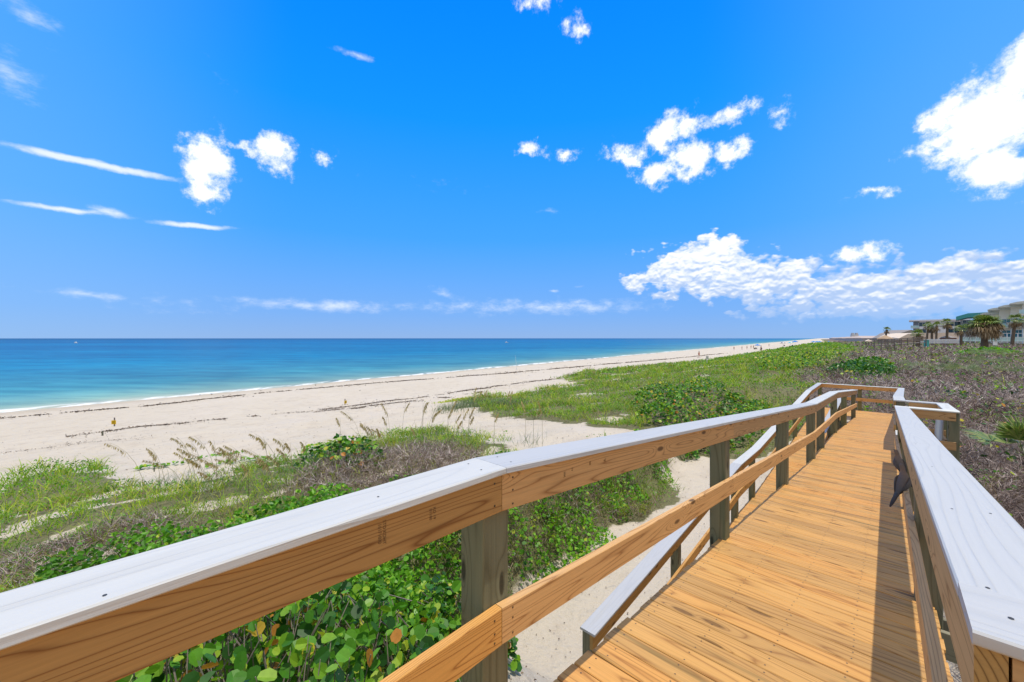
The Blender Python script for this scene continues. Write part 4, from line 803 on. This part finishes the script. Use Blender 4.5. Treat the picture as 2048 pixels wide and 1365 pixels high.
# building with the teal roof
tb=empty('teal_roof_building',(pxy(1921,132),132,6),label='building with a broad teal roof edge behind the big shaggy palm',cat='building')
Yd=132; x0=pxy(1921,Yd); K=.665; px_=lambda u,Y,b=x0,ub=1921,Y0=132: b+(u-ub)/796*Y0*K; x1=px_(1985,Yd); part('wall','greyw',tb,((x0+x1)/2,Yd+7,5.6),x1-x0,12,pz(641,Yd)-5.6)
winrow(tb,np.arange(x0+1.4,x1-1,2.6),Yd+1,pz(666,Yd),2.1,3.2,glass='win'); winrow(tb,np.arange(x0+1.4,x1-1,2.6),Yd+1,pz(650,Yd),2.1,1.6,glass='win')
mb=MB(); xa,xb,xc=px_(1912,Yd),px_(1936,Yd),px_(1972,Yd); za,zb_,zc=pz(641,Yd),pz(636,Yd),pz(636,Yd); ha,hb,hc=pz(634,Yd),pz(628,Yd),pz(627,Yd)
vs=[(xa,Yd-2,za),(xb,Yd-2,zb_),(xc,Yd-2,zc),(xc,Yd-2,hc),(xb,Yd-2,hb),(xa,Yd-2,ha)]; vs+=[(x,y+13,z) for x,y,z in vs]
mb.add(vs,[(0,1,4,5),(1,2,3,4),(6,11,10,7),(7,10,9,8),(0,5,11,6),(2,8,9,3),(5,4,10,11),(4,3,9,10),(0,6,7,1),(1,7,8,2)]); mb.build('roof',M['teal'],tb); tb.rotation_euler[2]=-math.atan((1921-1024)/796)
# white apartment house
wb=empty('apartment_house',(pxy(1824,185),185,6),label='white flat roofed apartment house behind the row of palms',cat='building')
Yd=185; x0=pxy(1824,Yd); K=.70; px_=lambda u,Y,b=x0: b+(u-1824)/796*185*K; x1=px_(1930,Yd); zt=pz(643,Yd); xr=px_(1839,Yd)
part('wall','whitew',wb,((xr+x1)/2,Yd+7,5.8),x1-xr,14,zt-5.8); part('stair_bay','greyw',wb,((x0+xr)/2+.2,Yd+8.5,5.8),xr-x0-.4,11,zt-5.8)
mb=MB(); box(mb,((x0+x1)/2-.2,Yd+6.5,zt),x1-x0+1.6,16,.55); mb.build('roof',M['whitew'],wb)
for fz in (pz(655,Yd)-.3,pz(668,Yd)-.3): balcony(wb,x0-.4,xr,Yd+3,fz,2.9)
for u,w in ((1845,2.4),(1905,4.2),(1917,4.2)): winrow(wb,[px_(u,Yd)],Yd,pz(654,Yd),w,2.0); winrow(wb,[px_(u,Yd)],Yd,pz(667,Yd),w,2.0)
winrow(wb,[px_(1889,Yd)],Yd,pz(658.5,Yd),2.0,.5); winrow(wb,[px_(1861,Yd)],Yd,pz(667,Yd),2.0,1.4)
wb.rotation_euler[2]=-math.atan((1824-1024)/796)
# low house with a tan roof, and a grey roof sloping to the left
lh=empty('low_house',(pxy(1860,150),150,5.6),label='long low house with a plain tan roof below the white apartment house',cat='house')
Yd=150; mb=MB(); pt=[(1798,677),(1816,668),(1838,666.5),(1935,665.5),(1937,681),(1798,681)]; vs=[(pxy(u,Yd),Yd,pz(v,Yd)) for u,v in pt]+[(pxy(u,Yd),Yd+9,pz(v,Yd)) for u,v in pt]; n=6
mb.add(vs,[tuple(range(n)),tuple(range(2*n-1,n-1,-1))]+[(i,i+n,(i+1)%n+n,(i+1)%n) for i in range(n)]); mb.build('roof',M['tan'],lh)
part('wall','tan',lh,(pxy(1868,Yd),Yd+5,4.5),22,8,1.9)
gh=empty('grey_roof_house',(pxy(1812,165),165,5.6),label='dark grey roof rising to the right beside the low tan house',cat='house')
Yd=165; mb=MB(); pt=[(1784,676.5),(1800,667),(1823,660),(1832,663),(1832,680),(1784,680)]; vs=[(pxy(u,Yd),Yd,pz(v,Yd)) for u,v in pt]+[(pxy(u,Yd),Yd+9,pz(v,Yd)) for u,v in pt]
mb.add(vs,[tuple(range(n)),tuple(range(2*n-1,n-1,-1))]+[(i,i+n,(i+1)%n+n,(i+1)%n) for i in range(n)]); mb.build('roof',M['darkr'],gh); part('wall','greyw',gh,(pxy(1812,Yd),Yd+5,4.5),8,7,1.8)
# thatched hut, pavilion, umbrella, bin, sign
def hut(name,label,cat,x,y,ze,zt,r,zg,mat):
    o=empty(name,(x,y,zg),label=label,cat=cat); mb=MB(); n=12; vs=[(x,y,zt)]+[(x+r*math.cos(a*6.283/n),y+r*math.sin(a*6.283/n),ze+.05*(a%2)) for a in range(n)]+[(x+.6*r*math.cos(a*6.283/n),y+.6*r*math.sin(a*6.283/n),ze-.12) for a in range(n)]
    fs=[(0,1+a,1+(a+1)%n) for a in range(n)]+[(1+(a+1)%n,1+a,1+n+a,1+n+(a+1)%n) for a in range(n)]; mb.add(vs,fs); mb.build('roof',M[mat],o)
    for a in range(4): 
        mb=MB(); tube(mb,[(x+r*.7*math.cos(.8+a*1.57),y+r*.7*math.sin(.8+a*1.57),zg-.3),(x+r*.7*math.cos(.8+a*1.57),y+r*.7*math.sin(.8+a*1.57),ze)],.09,6); mb.build('post',M['oldw'],o)
hut('thatched_hut','round thatched beach hut behind the old dark boardwalk','hut',pxy(1770,105),105,pz(678,105),pz(670.5,105),1.75,4.9,'thatch')
hut('thatched_hut','small pale hut roof left of the thatched hut','hut',pxy(1737,118),118,pz(683,118),pz(679,118),.9,4.6,'tan')
hut('thatched_hut','flat shade roof right behind the thatched hut','hut',pxy(1786,112),112,pz(678.5,112),pz(675,112),1.9,4.9,'darkr')
pv=empty('pavilion',(pxy(1904,104),104,5.8),label='brown wooden pavilion with a hipped dark roof between the palms',cat='pavilion'); x=pxy(1904.5,104)
part('wall','brown',pv,(x,105,5.0),2.3,2.0,pz(676,104)-5.0); mb=MB(); za=pz(676,104); mb.add([(x-1.35,103.7,za),(x+1.35,103.7,za),(x+1.35,106.3,za),(x-1.35,106.3,za),(x-.4,105,za+.55),(x+.4,105,za+.55)],[(0,1,5,4),(1,2,5),(2,3,4,5),(3,0,4),(3,2,1,0)]); mb.build('roof',M['darkr'],pv)
def umbrella(label,x,y,zg,top,r,c1,c2=None,group='umbrellas set up along the beach',closed=False):
    o=empty('beach_umbrella',(x,y,zg),label=label,cat='umbrella',group=group); n=8; mb=MB(); H=r*.42
    vs=[(x,y,top)]+[(x+r*math.cos(a*6.283/n+.2),y+r*math.sin(a*6.283/n+.2),top-H) for a in range(n)]+[(x+r*.9*math.cos(a*6.283/n+.2),y+r*.9*math.sin(a*6.283/n+.2),top-H-.12) for a in range(n)]
    fs=[(0,1+a,1+(a+1)%n) for a in range(n)]+[(1+(a+1)%n,1+a,1+n+a,1+n+(a+1)%n) for a in range(n)]; mb.add(vs,fs,None,0,[(0 if (a%2==0 or not c2) else 1) for a in range(n)]+[0]*n)
    mb.build('canopy',[c1,c2 or c1],o); mb=MB(); tube(mb,[(x,y,zg-.2),(x,y,top-.02)],.03,6); mb.build('pole',M['wpaint'],o)
C={k:plain('cloth_'+k,c,.8,.1) for k,c in dict(blue=(.02,.22,.62),teal=(.05,.50,.55),navy=(.03,.05,.12),white=(.75,.75,.75),red=(.5,.05,.04),black=(.03,.03,.035),orange=(.6,.2,.05),yellow=(.72,.47,.02),green=(.06,.12,.07)).items()}
umbrella('white umbrella left of the brown pavilion',pxy(1886,106),106,5.2,pz(674.5,106),.9,M['wpaint'],group=None)
o=empty('utility_box',(pxy(1853,84),84,5.3),label='teal utility box on the dune at the foot of the palm row',cat='box'); x=pxy(1853,84); part('body','teal',o,(x,84,5.2),.62,.5,pz(681,84)-5.2); part('lid','teal',o,(x,84,pz(681,84)+.003),.70,.58,.07)
o=empty('sign_board',(pxy(1990,72),72,5.2),label='white notice board on a post right of the big shaggy palm',cat='sign'); x=pxy(1990,72); part('post','oldw',o,(x,72.05,4.8),.09,.09,pz(684,72)-4.8); part('panel','wpaint',o,(x,71.97,pz(691,72)),.80,.03,.66)
# pool fence and picket fence
fe=empty('pool_fence',(pxy(1985,94),94,5.6),label='tall white pool fence with pale glass in front of the hotel',cat='fence')
xa,xb=pxy(1919,94),pxy(2120,94); zb_=pz(683,94); zt=pz(667.5,94); mb=MB()
for x in np.arange(xa,xb,1.25): box(mb,(x,94,zb_-.4),.09,.09,zt-zb_+.4)
mb.build('post',M['wpaint'],fe,kind='stuff'); part('top_bar','wpaint',fe,((xa+xb)/2,94,zt+.003),xb-xa,.1,.09); part('middle_bar','wpaint',fe,((xa+xb)/2,93.94,zb_+.95),xb-xa,.05,.07); part('glass_panel','bglass',fe,((xa+xb)/2,94.0,zb_+.02),xb-xa,.02,.9)
pf=empty('picket_fence',(pxy(1880,99),99,5.6),label='low white picket fence behind the row of palms',cat='fence'); xa,xb=pxy(1841,99),pxy(1921,99); zb_=pz(685,99); zt=pz(678.5,99); mb=MB()
for x in np.arange(xa,xb,.2): box(mb,(x,99,zb_-.3),.12,.03,zt-zb_+.3)
mb.build('picket',M['wpaint'],pf,kind='stuff'); part('rail','wpaint',pf,((xa+xb)/2,99.05,zb_+.45),xb-xa,.05,.09)
# old dark boardwalk beyond
ob_=empty('old_boardwalk',(pxy(1790,72),72,5),label='old dark weathered boardwalk with railings in front of the thatched hut',cat='boardwalk')
xa,xb=pxy(1742,76),pxy(1845,82); zd=pz(692,76)
def slab(name,p0,p1,w,d,mat='oldw',par=ob_): 
    mb=MB(); p0,p1=Vector(p0),Vector(p1); L_=(p1-p0).normalized(); Wv=Vector((L_.y,-L_.x,0)).normalized(); board(mb,p0,p1,Wv,L_.cross(Wv)*-1,w,d); return mb.build(name,[M[mat],M[mat]],par)
slab('deck',(xa,76,zd),(xb,82,zd+.55),1.3,.12)
for hh in (.45,.75,1.05):
    slab('rail',(xa,75.3,zd+hh),(xb,81.3,zd+hh+.55),.04,.10); slab('rail',(xa,76.7,zd+hh),(xb,82.7,zd+hh+.55),.04,.10)
for i in range(9):
    f=i/8; x=xa+(xb-xa)*f; y=75.3+6*f; mb=MB(); box(mb,(x,y,3.9),.12,.12,zd+.55*f+1.12-3.9); mb.build('post',M['oldw'],ob_)
slab('stair_rail',(pxy(1774,72),72,pz(688,72)),(pxy(1742,70),70,pz(702,70)),.05,.12); slab('stair_rail',(pxy(1778,74),74,pz(691,74)),(pxy(1744,72),72,pz(704,72)),.05,.12)
# ---------------------------------------------------------------- far coast
M['far']=plain('hazed_far_building',(.42,.44,.48),.9,noise=.15,nsc=.05); M['far2']=plain('hazed_far_roof',(.5,.42,.38),.9)  # pale tones carry the distance haze in the colour itself
rg=np.random.RandomState(88)
for i in range(11):
    Yd=[260,330,420,520,640,760,900,300,1100,1500,2100][i]; u=[1733,1716,1702,1693,1684,1677,1671,1748,1666,1690,1709][i]; x=pxy(u,Yd); g=float(T(x,Yd)); w=rg.uniform(9,20) if i<10 else 34; h=pz([681,680,679.5,679,678.5,678,677.4,678.5,676.6,675.5,669][i],Yd)-g
    h=max(h,3); o=empty('far_house',(x,Yd,g),label=['nearest pale house on the far coast','second house along the far coast','third house along the far coast','fourth house along the far coast','fifth house along the far coast','sixth house along the far coast','seventh house along the far coast','house just left of the small pale hut','far house near the meeting of coast and horizon','long far block below the horizon tower','tall twin tower block far away on the horizon'][i],cat='house')
    part('wall','far',o,(x,Yd,g-1),w,12,h+1-.8)
    if i==10:
        for q in (-10,10): part('tower','far',o,(x+q,Yd,g-1+h+.3),9,10,8)
    else:
        mb=MB(); z=g+h-.79; mb.add([(x-w/2-.6,Yd-6.6,z),(x+w/2+.6,Yd-6.6,z),(x+w/2+.6,Yd+6.6,z),(x-w/2-.6,Yd+6.6,z),(x-w/2+2,Yd,z+1.5),(x+w/2-2,Yd,z+1.5)],[(0,1,5,4),(1,2,5),(2,3,4,5),(3,0,4),(3,2,1,0)]); mb.build('roof',M['far2'],o)
# ---------------------------------------------------------------- beach life
SK=plain('skin',(.45,.25,.17),.6)
def person(label,x,y,top,bottom,hgt=1.72,pose='walk',ang=0,group=None,hair=(.03,.02,.015)):
    g=float(T(x,y)); o=empty('person',(x,y,g),label=label,cat='person',group=group); ca,sa=math.cos(ang),math.sin(ang); k=hgt/1.72
    def q(a,b,c): return Vector((x+(a*ca-b*sa)*k,y+(a*sa+b*ca)*k,g+c*k))
    st=.22 if pose=='walk' else .06
    V=[q(0,0,.95),q(0,0,1.15),q(0,0,1.38),q(0,0,1.47),q(0,.01,1.58),q(0,0,1.70), q(-.09,0,.90),q(-.10,st,.50),q(-.10,st-.12 if pose=='walk' else st,.07),q(-.10,st+.1,.03), q(.09,0,.90),q(.10,-st*.3,.50),q(.10,-st*1.4,.10),q(.10,-st*1.4+.13,.03), q(-.19,0,1.38),q(-.24,-.08,1.12),q(-.24,.02,.88),q(-.24,.05,.80), q(.19,0,1.38),q(.24,.08,1.12),q(.24,.2,.92),q(.24,.24,.85)]
    Ee=[(0,1),(1,2),(2,3),(3,4),(4,5),(0,6),(6,7),(7,8),(8,9),(0,10),(10,11),(11,12),(12,13),(2,14),(14,15),(15,16),(16,17),(2,18),(18,19),(19,20),(20,21)]
    rd=[.14,.13,.15,.055,.085,.075,.09,.06,.042,.045,.09,.06,.042,.045,.055,.042,.032,.035,.055,.042,.032,.035]
    def skinned(name,idx,mat,infl=0):
        mp_={v:i for i,v in enumerate(idx)}; me=bpy.data.meshes.new(name); me.from_pydata([V[i] for i in idx],[(mp_[a],mp_[b]) for a,b in Ee if a in mp_ and b in mp_],[])
        ob=link(name,me,mat,o); ob.modifiers.new('skin','SKIN'); 
        sv=me.skin_vertices[0].data if me.skin_vertices else None
        if sv is None: bpy.context.view_layer.objects.active=ob; sv=me.skin_vertices.new('').data if hasattr(me.skin_vertices,'new') else None
        if sv:
            for i,j in enumerate(idx): sv[i].radius=((rd[j]+infl)*k,(rd[j]*.72+infl)*k)
            sv[0].use_root=True
        s_=ob.modifiers.new('sub','SUBSURF'); s_.levels=1; s_.render_levels=1; return ob
    skinned('body',list(range(22)),SK); skinned('top',[2,1,14,18],top,.015) if top else None; skinned('shorts',[0,6,10],bottom,.02)
    mb=MB(); tube(mb,[q(0,-.02,1.60),q(0,-.025,1.66),q(0,-.02,1.72),q(0,-.01,1.745)],[.085*k,.098*k,.08*k,.02*k],8); mb.build('hair',C['black'],o,smooth=True)
PP_=[('person in dark clothes walking on the open beach',59.65,95.3,C['black'],C['navy'],'walk',.6),('person with dark top standing near the water left of the umbrellas',0,0,C['navy'],C['black'],'stand',0),
('person in light top beside the walking group at the water',0,0,C['white'],C['navy'],'stand',1),('person in black at the left end of the umbrella group',0,0,C['black'],C['black'],'stand',.4),('person with bare back by the low chairs',0,0,None,C['red'],'stand',.2),('person in orange next to the low chairs',0,0,C['orange'],C['black'],'stand',2),('person in dark clothes between the first two umbrellas',0,0,C['navy'],C['navy'],'stand',1.2),('person in red shorts at the water edge above the dune grass',0,0,C['white'],C['red'],'walk',.2)]
XY=[(59.65, 95.34), (100.96, 181.0), (106.01, 183.45), (111.43, 188.73), (114.75, 191.09), (114.66, 188.97), (145.41, 225.18), (47.76, 101.65)]
for i,(l,x,y,a_,b_,po,an) in enumerate(PP_): x,y=XY[i]; person(l,x,y,a_,b_,1.7,po,an)
UMXY=[(102.54, 166.23), (120.61, 177.46), (114.45, 163.56), (117.84, 165.72)]
for i,(l,(x,y),c1,c2) in enumerate([('bright blue beach umbrella over low chairs, leftmost of the row',UMXY[0],C['blue'],None),('dark navy beach umbrella in the middle of the row',UMXY[1],C['navy'],C['white']),('teal and white beach umbrella',UMXY[2],C['teal'],C['white']),('blue beach umbrella right of the teal one',UMXY[3],C['blue'],None)]):
    g=float(T(x,y)); umbrella(l,x,y,g,g+2.15,1.15,c1,c2)
def chair(label,x,y,mat,rz):
    g=float(T(x,y)); o=empty('beach_chair',(x,y,g),rz,label=label,cat='beach chair',group='low chairs under the umbrellas'); w=.55
    mb=MB(); mb.add([(x-w/2,y-.25,g+.22),(x+w/2,y-.25,g+.25),(x+w/2,y+.25,g+.2),(x-w/2,y+.25,g+.2),(x-w/2,y-.25,g+.25),(x+w/2,y-.25,g+.28),(x+w/2,y+.25,g+.23),(x-w/2,y+.25,g+.23)],[(3,2,1,0),(4,5,6,7),(0,1,5,4),(1,2,6,5),(2,3,7,6),(3,0,4,7)]); mb.build('seat',mat,o)
    mb=MB(); mb.add([(x-w/2,y+.25,g+.23),(x+w/2,y+.25,g+.23),(x+w/2,y+.55,g+.78),(x-w/2,y+.55,g+.78),(x-w/2,y+.29,g+.22),(x+w/2,y+.29,g+.22),(x+w/2,y+.59,g+.77),(x-w/2,y+.59,g+.77)],[(0,1,2,3),(7,6,5,4),(0,4,5,1),(1,5,6,2),(2,6,7,3),(3,7,4,0)]); mb.build('backrest',mat,o)
    for sx in (-w/2,w/2):
        for sy in (-.22,.26): mb=MB(); tube(mb,[(x+sx,y+sy,g-.03),(x+sx,y+sy,g+.24)],.018,5); mb.build('leg',M['oldw'],o)
for i,(l,dx,dy,mm) in enumerate([('black low beach chair left under the bright blue umbrella',-1.6,-1,C['black']),('navy low beach chair right under the bright blue umbrella',1.4,-.8,C['navy']),('dark low chair beside the blue umbrella pole',.2,.9,C['black'])]): chair(l,UMXY[0][0]+dx,UMXY[0][1]+dy,mm,0)
chair('dark low chair under the navy umbrella',UMXY[1][0]+.6,UMXY[1][1]-.6,C['black'],0); chair('low chair under the teal umbrella',UMXY[2][0]+.8,UMXY[2][1]-.6,C['navy'],0)
# far tents and umbrellas beyond the dune
for i,(u,Yd,c1,l) in enumerate([(1652,330,'white','white canopy tent on the far beach, left one'),(1664,330,'white','second white canopy tent on the far beach'),(1645,320,'red','red canopy on the far beach left of the white tents')]):
    x=pxy(u,Yd); g=pz(691,Yd); o=empty('canopy_tent',(x,Yd,g),label=l,cat='tent'); mb=MB(); zt=pz(683.5,Yd); mb.add([(x-2.4,Yd-2,zt-1),(x+2.4,Yd-2,zt-1),(x+2.4,Yd+2,zt-1),(x-2.4,Yd+2,zt-1),(x,Yd,zt)],[(0,1,4),(1,2,4),(2,3,4),(3,0,4),(3,2,1,0)]); mb.build('canopy',C[c1],o)
    for sx in (-2.3,2.3):
        for sy in (-1.9,1.9): mb=MB(); box(mb,(x+sx,Yd+sy,g-1.5),.1,.1,zt-1-g+1.5); mb.build('leg',M['wpaint'],o)
for i in range(9):
    u=[1634,1639,1657,1669,1674,1679,1684,1689,1627][i]; Yd=[300,310,345,350,360,370,380,390,290][i]; x=pxy(u,Yd); g=pz(690,Yd); umbrella('blue umbrella in the crowded row on the far beach',x,Yd,g-2,pz(682.5,Yd),1.7,C['blue'],group='blue umbrellas crowded on the far beach')
# stakes and signs on the beach
def stake(name,label,cat,x,y,hp,mat,panel=None,pa=0,w=.07):
    g=float(T(x,y)); o=empty(name,(x,y,g),label=label,cat=cat); part('post',mat,o,(x,y,g-.2),w,w,hp+.2)
    if panel:
        pw,ph,z0,cm=panel; mb=MB(); box(mb,(x-.055*math.sin(pa)*-1,y-.055*math.cos(pa),g+z0),pw,.012,ph,pa); p_=mb.build('panel',cm,o)
        mb=MB(); 
        for r_ in range(3): box(mb,(x+.0635*math.sin(pa),y-.0635*math.cos(pa),g+z0+ph*(.22+.24*r_)),pw*.7,.003,ph*.07,pa)
        mb.build('marking',C['black'],p_)
stake('stake_sign','small square yellow sign on a wooden stake, left on the open sand','sign',-25.71,25.74,.56,'oldw',(.27,.25,.14,C['yellow']),.1,.05)
stake('stake_sign','yellow sign turned edge on beside the seaweed line','sign',-13.54,32.27,.48,'oldw',(.27,.24,.10,C['yellow']),1.25,.05)
stake('wooden_stake','short dark green stake left of the seaweed line','stake',-23.1,22.45,.27,'post',None,0,.06)
stake('wooden_stake','tiny dark stake behind the sea oats','stake',-11.83,13.16,.14,'post',None,0,.025)
stake('notice_sign','white notice sign on a pole at the far dune edge','sign',26.62,54.34,1.25,'wpaint',(.42,.5,.78,C['white']),.2,.05)
o=empty('fishing_rod',(.87,76.6,1),label='thin upright fishing rod in a holder at the water edge',cat='fishing rod'); g=float(T(.87,76.6)); mb=MB(); tube(mb,[(.87,76.6,g-.1),(.80,76.6,g+1.4),(.62,76.6,g+2.9)],[.03,.022,.012],5); mb.build('rod',M['wpaint'],o); mb=MB(); tube(mb,[(.87,76.55,g-.1),(.87,76.55,g+.5)],.045,6); mb.build('holder',M['wpaint'],o)
for i,(u,Yd,l) in enumerate([(152,560,'tiny white boat far out at the left'),(1013,620,'tiny white boat far out near the middle')]):
    x=pxy(u,Yd); o=empty('boat',(x,Yd,0),label=l,cat='boat'); mb=MB(); vs=[(x-2.2,Yd-.9,.9),(x+2.0,Yd-.9,.8),(x+3.2,Yd,1.0),(x+2.0,Yd+.9,.8),(x-2.2,Yd+.9,.9),(x-2,Yd-.6,-.2),(x+1.8,Yd-.5,-.2),(x+2.4,Yd,-.2),(x+1.8,Yd+.5,-.2),(x-2,Yd+.6,-.2)]
    mb.add(vs,[(0,1,2,3,4)]+[(i_,i_+5,(i_+1)%5+5,(i_+1)%5) for i_ in range(5)]); mb.build('hull',M['wpaint'],o); part('cabin','wpaint',o,(x-.3,Yd,.86),1.6,1.2,1.3)
# ---------------------------------------------------------------- mourning doves on the right middle rail
m,t,b=newmat('dove_feathers'); L=t.links.new; at=attr(t,'rnd').outputs['Fac']; g=nd(t,'ShaderNodeNewGeometry'); n_=nd(t,'ShaderNodeTexNoise',inp={'Scale':45,'Detail':5}); L(g.outputs['Position'],n_.inputs['Vector'])
c=ramp(t,mth(t,'MULTIPLY_ADD',n_.outputs[0],.16,mth(t,'SUBTRACT',at,.08)),[(0,(.045,.045,.05)),(.3,(.10,.095,.095)),(.6,(.17,.135,.115)),(1,(.26,.19,.155))]); L(c,b.inputs['Base Color']); b.inputs['Roughness'].default_value=.7; b.inputs['Specular IOR Level'].default_value=.2; M['dove']=m
M['bill']=plain('dove_bill',(.03,.03,.035),.5); M['foot']=plain('dove_feet',(.45,.10,.09),.6)
def dove(label,base,fwd,pitch,turn,sc_=1.0):
    o=empty('dove',base,label=label,cat='dove',group='doves perched on the right middle rail'); f=Vector(fwd).normalized(); side=Vector((f.y,-f.x,0)).normalized(); up=Vector((0,0,1))
    def q(a,b_,c_):    # a forward, b side, c up; the body pitches about the feet
        ca,sa=math.cos(pitch),math.sin(pitch); a2=a*ca-(c_-.05)*sa; c2=a*sa+(c_-.05)*ca+.05; return Vector(base)+(f*a2+side*b_+up*c2)*sc_
    def loft(name,rings,mat,smooth=True,n=12,par=None,rv=lambda i:.5):
        mb=MB(); vs=[]; rn=[]
        for i,(a,b_,c_,wy,wz) in enumerate(rings):
            for k in range(n): an=2*math.pi*k/n; vs.append(q(a,b_+wy*math.cos(an),c_+wz*math.sin(an)))
        fs=[(i*n+k,i*n+(k+1)%n,(i+1)*n+(k+1)%n,(i+1)*n+k) for i in range(len(rings)-1) for k in range(n)]+[tuple(range(n-1,-1,-1)),tuple(range((len(rings)-1)*n,len(rings)*n))]
        mb.add(vs,fs); mb.r=[rv(i//n) for i in range(len(vs))]; return mb.build(name,mat,par or o,smooth=smooth)
    hx,hy=.012*math.cos(turn),.02*math.sin(turn)
    loft('body',[(-.20,0,.045,.010,.003),(-.15,0,.048,.018,.006),(-.10,0,.052,.024,.012),(-.065,0,.055,.034,.024),(-.03,0,.058,.042,.035),(.01,0,.063,.046,.041),(.045,0,.075,.042,.040),(.07,hy*.3,.098,.031,.033),(.082,hy*.6,.122,.021,.022),(.088,hy,.140,.0195,.021),(.094+hx,hy*1.6,.155,.020,.0205),(.104+hx,hy*2.2,.165,.018,.017),(.114+hx,hy*2.8,.167,.010,.009),(.118+hx,hy*3.0,.166,.003,.003)],M['dove'],rv=lambda i:[.25,.3,.3,.4,.5,.55,.7,.8,.8,.75,.7,.7,.7,.7][min(i,13)])
    for sg in (-1,1):
        loft('wing',[(-.125,sg*.016,.050,.003,.006),(-.08,sg*.028,.056,.006,.016),(-.03,sg*.040,.063,.008,.026),(.015,sg*.046,.070,.008,.029),(.045,sg*.042,.078,.006,.022),(.06,sg*.036,.086,.003,.010)],M['dove'],rv=lambda i:[.05,.12,.3,.42,.45,.5][min(i,5)])
        mb=MB(); tube(mb,[q(.0,sg*.018,.03),q(.006,sg*.018,.012)],.0028,5); mb.build('leg',M['foot'],o)
        mb=MB(); p=Vector(base)+(f*.0+side*sg*.018)*sc_
        for an in (-.5,0,.5,3.14): tube(mb,[p+up*.010*sc_,p+(f*math.cos(an)+side*math.sin(an))*.022*sc_+up*.003],.0022,4)
        mb.build('foot',M['foot'],o)
    for sg in (-1,1):
        mb=MB(); c_=q(.104+hx,hy*2.2+sg*.0165,.169); tube(mb,[c_-side*sg*.003,c_+side*sg*.0025],[.0035,.002],7); mb.build('eye',M['bill'],o)
    loft('tail',[(-.285,0,.038,.006,.0015),(-.24,0,.042,.013,.003),(-.19,0,.046,.016,.005),(-.12,0,.052,.014,.008)],M['dove'],rv=lambda i:[.02,.05,.15,.3][min(i,3)])
    tip=q(.134+hx,hy*3.8,.160); bs=q(.112+hx,hy*2.8,.166); mb=MB(); tube(mb,[bs,bs.lerp(tip,.6),tip],[.005,.0035,.0008],6); mb.build('bill',M['bill'],o)
zt=lambda s: H1(s)-.508-.0735
dove('nearer dove with a long tail slanting out over the deck, facing away',P3(5.2,.106,zt(5.2)),E_*.34+D_*.94,R(30),-.5,1.05)
dove('farther dove facing left with its tail toward the railing post',P3(6.45,.104,zt(6.45)),-E_*.42+D_*.9,R(34),-.4)
# small leaf sprig poking over the far landing
bush('sea_grape_bush','sea grape sprig poking through the right railing by the far landing','bush',None,pxy(1782,9.3)+.12,9.3,.16,.14,.5,16,.12,390,k=8) if False else None
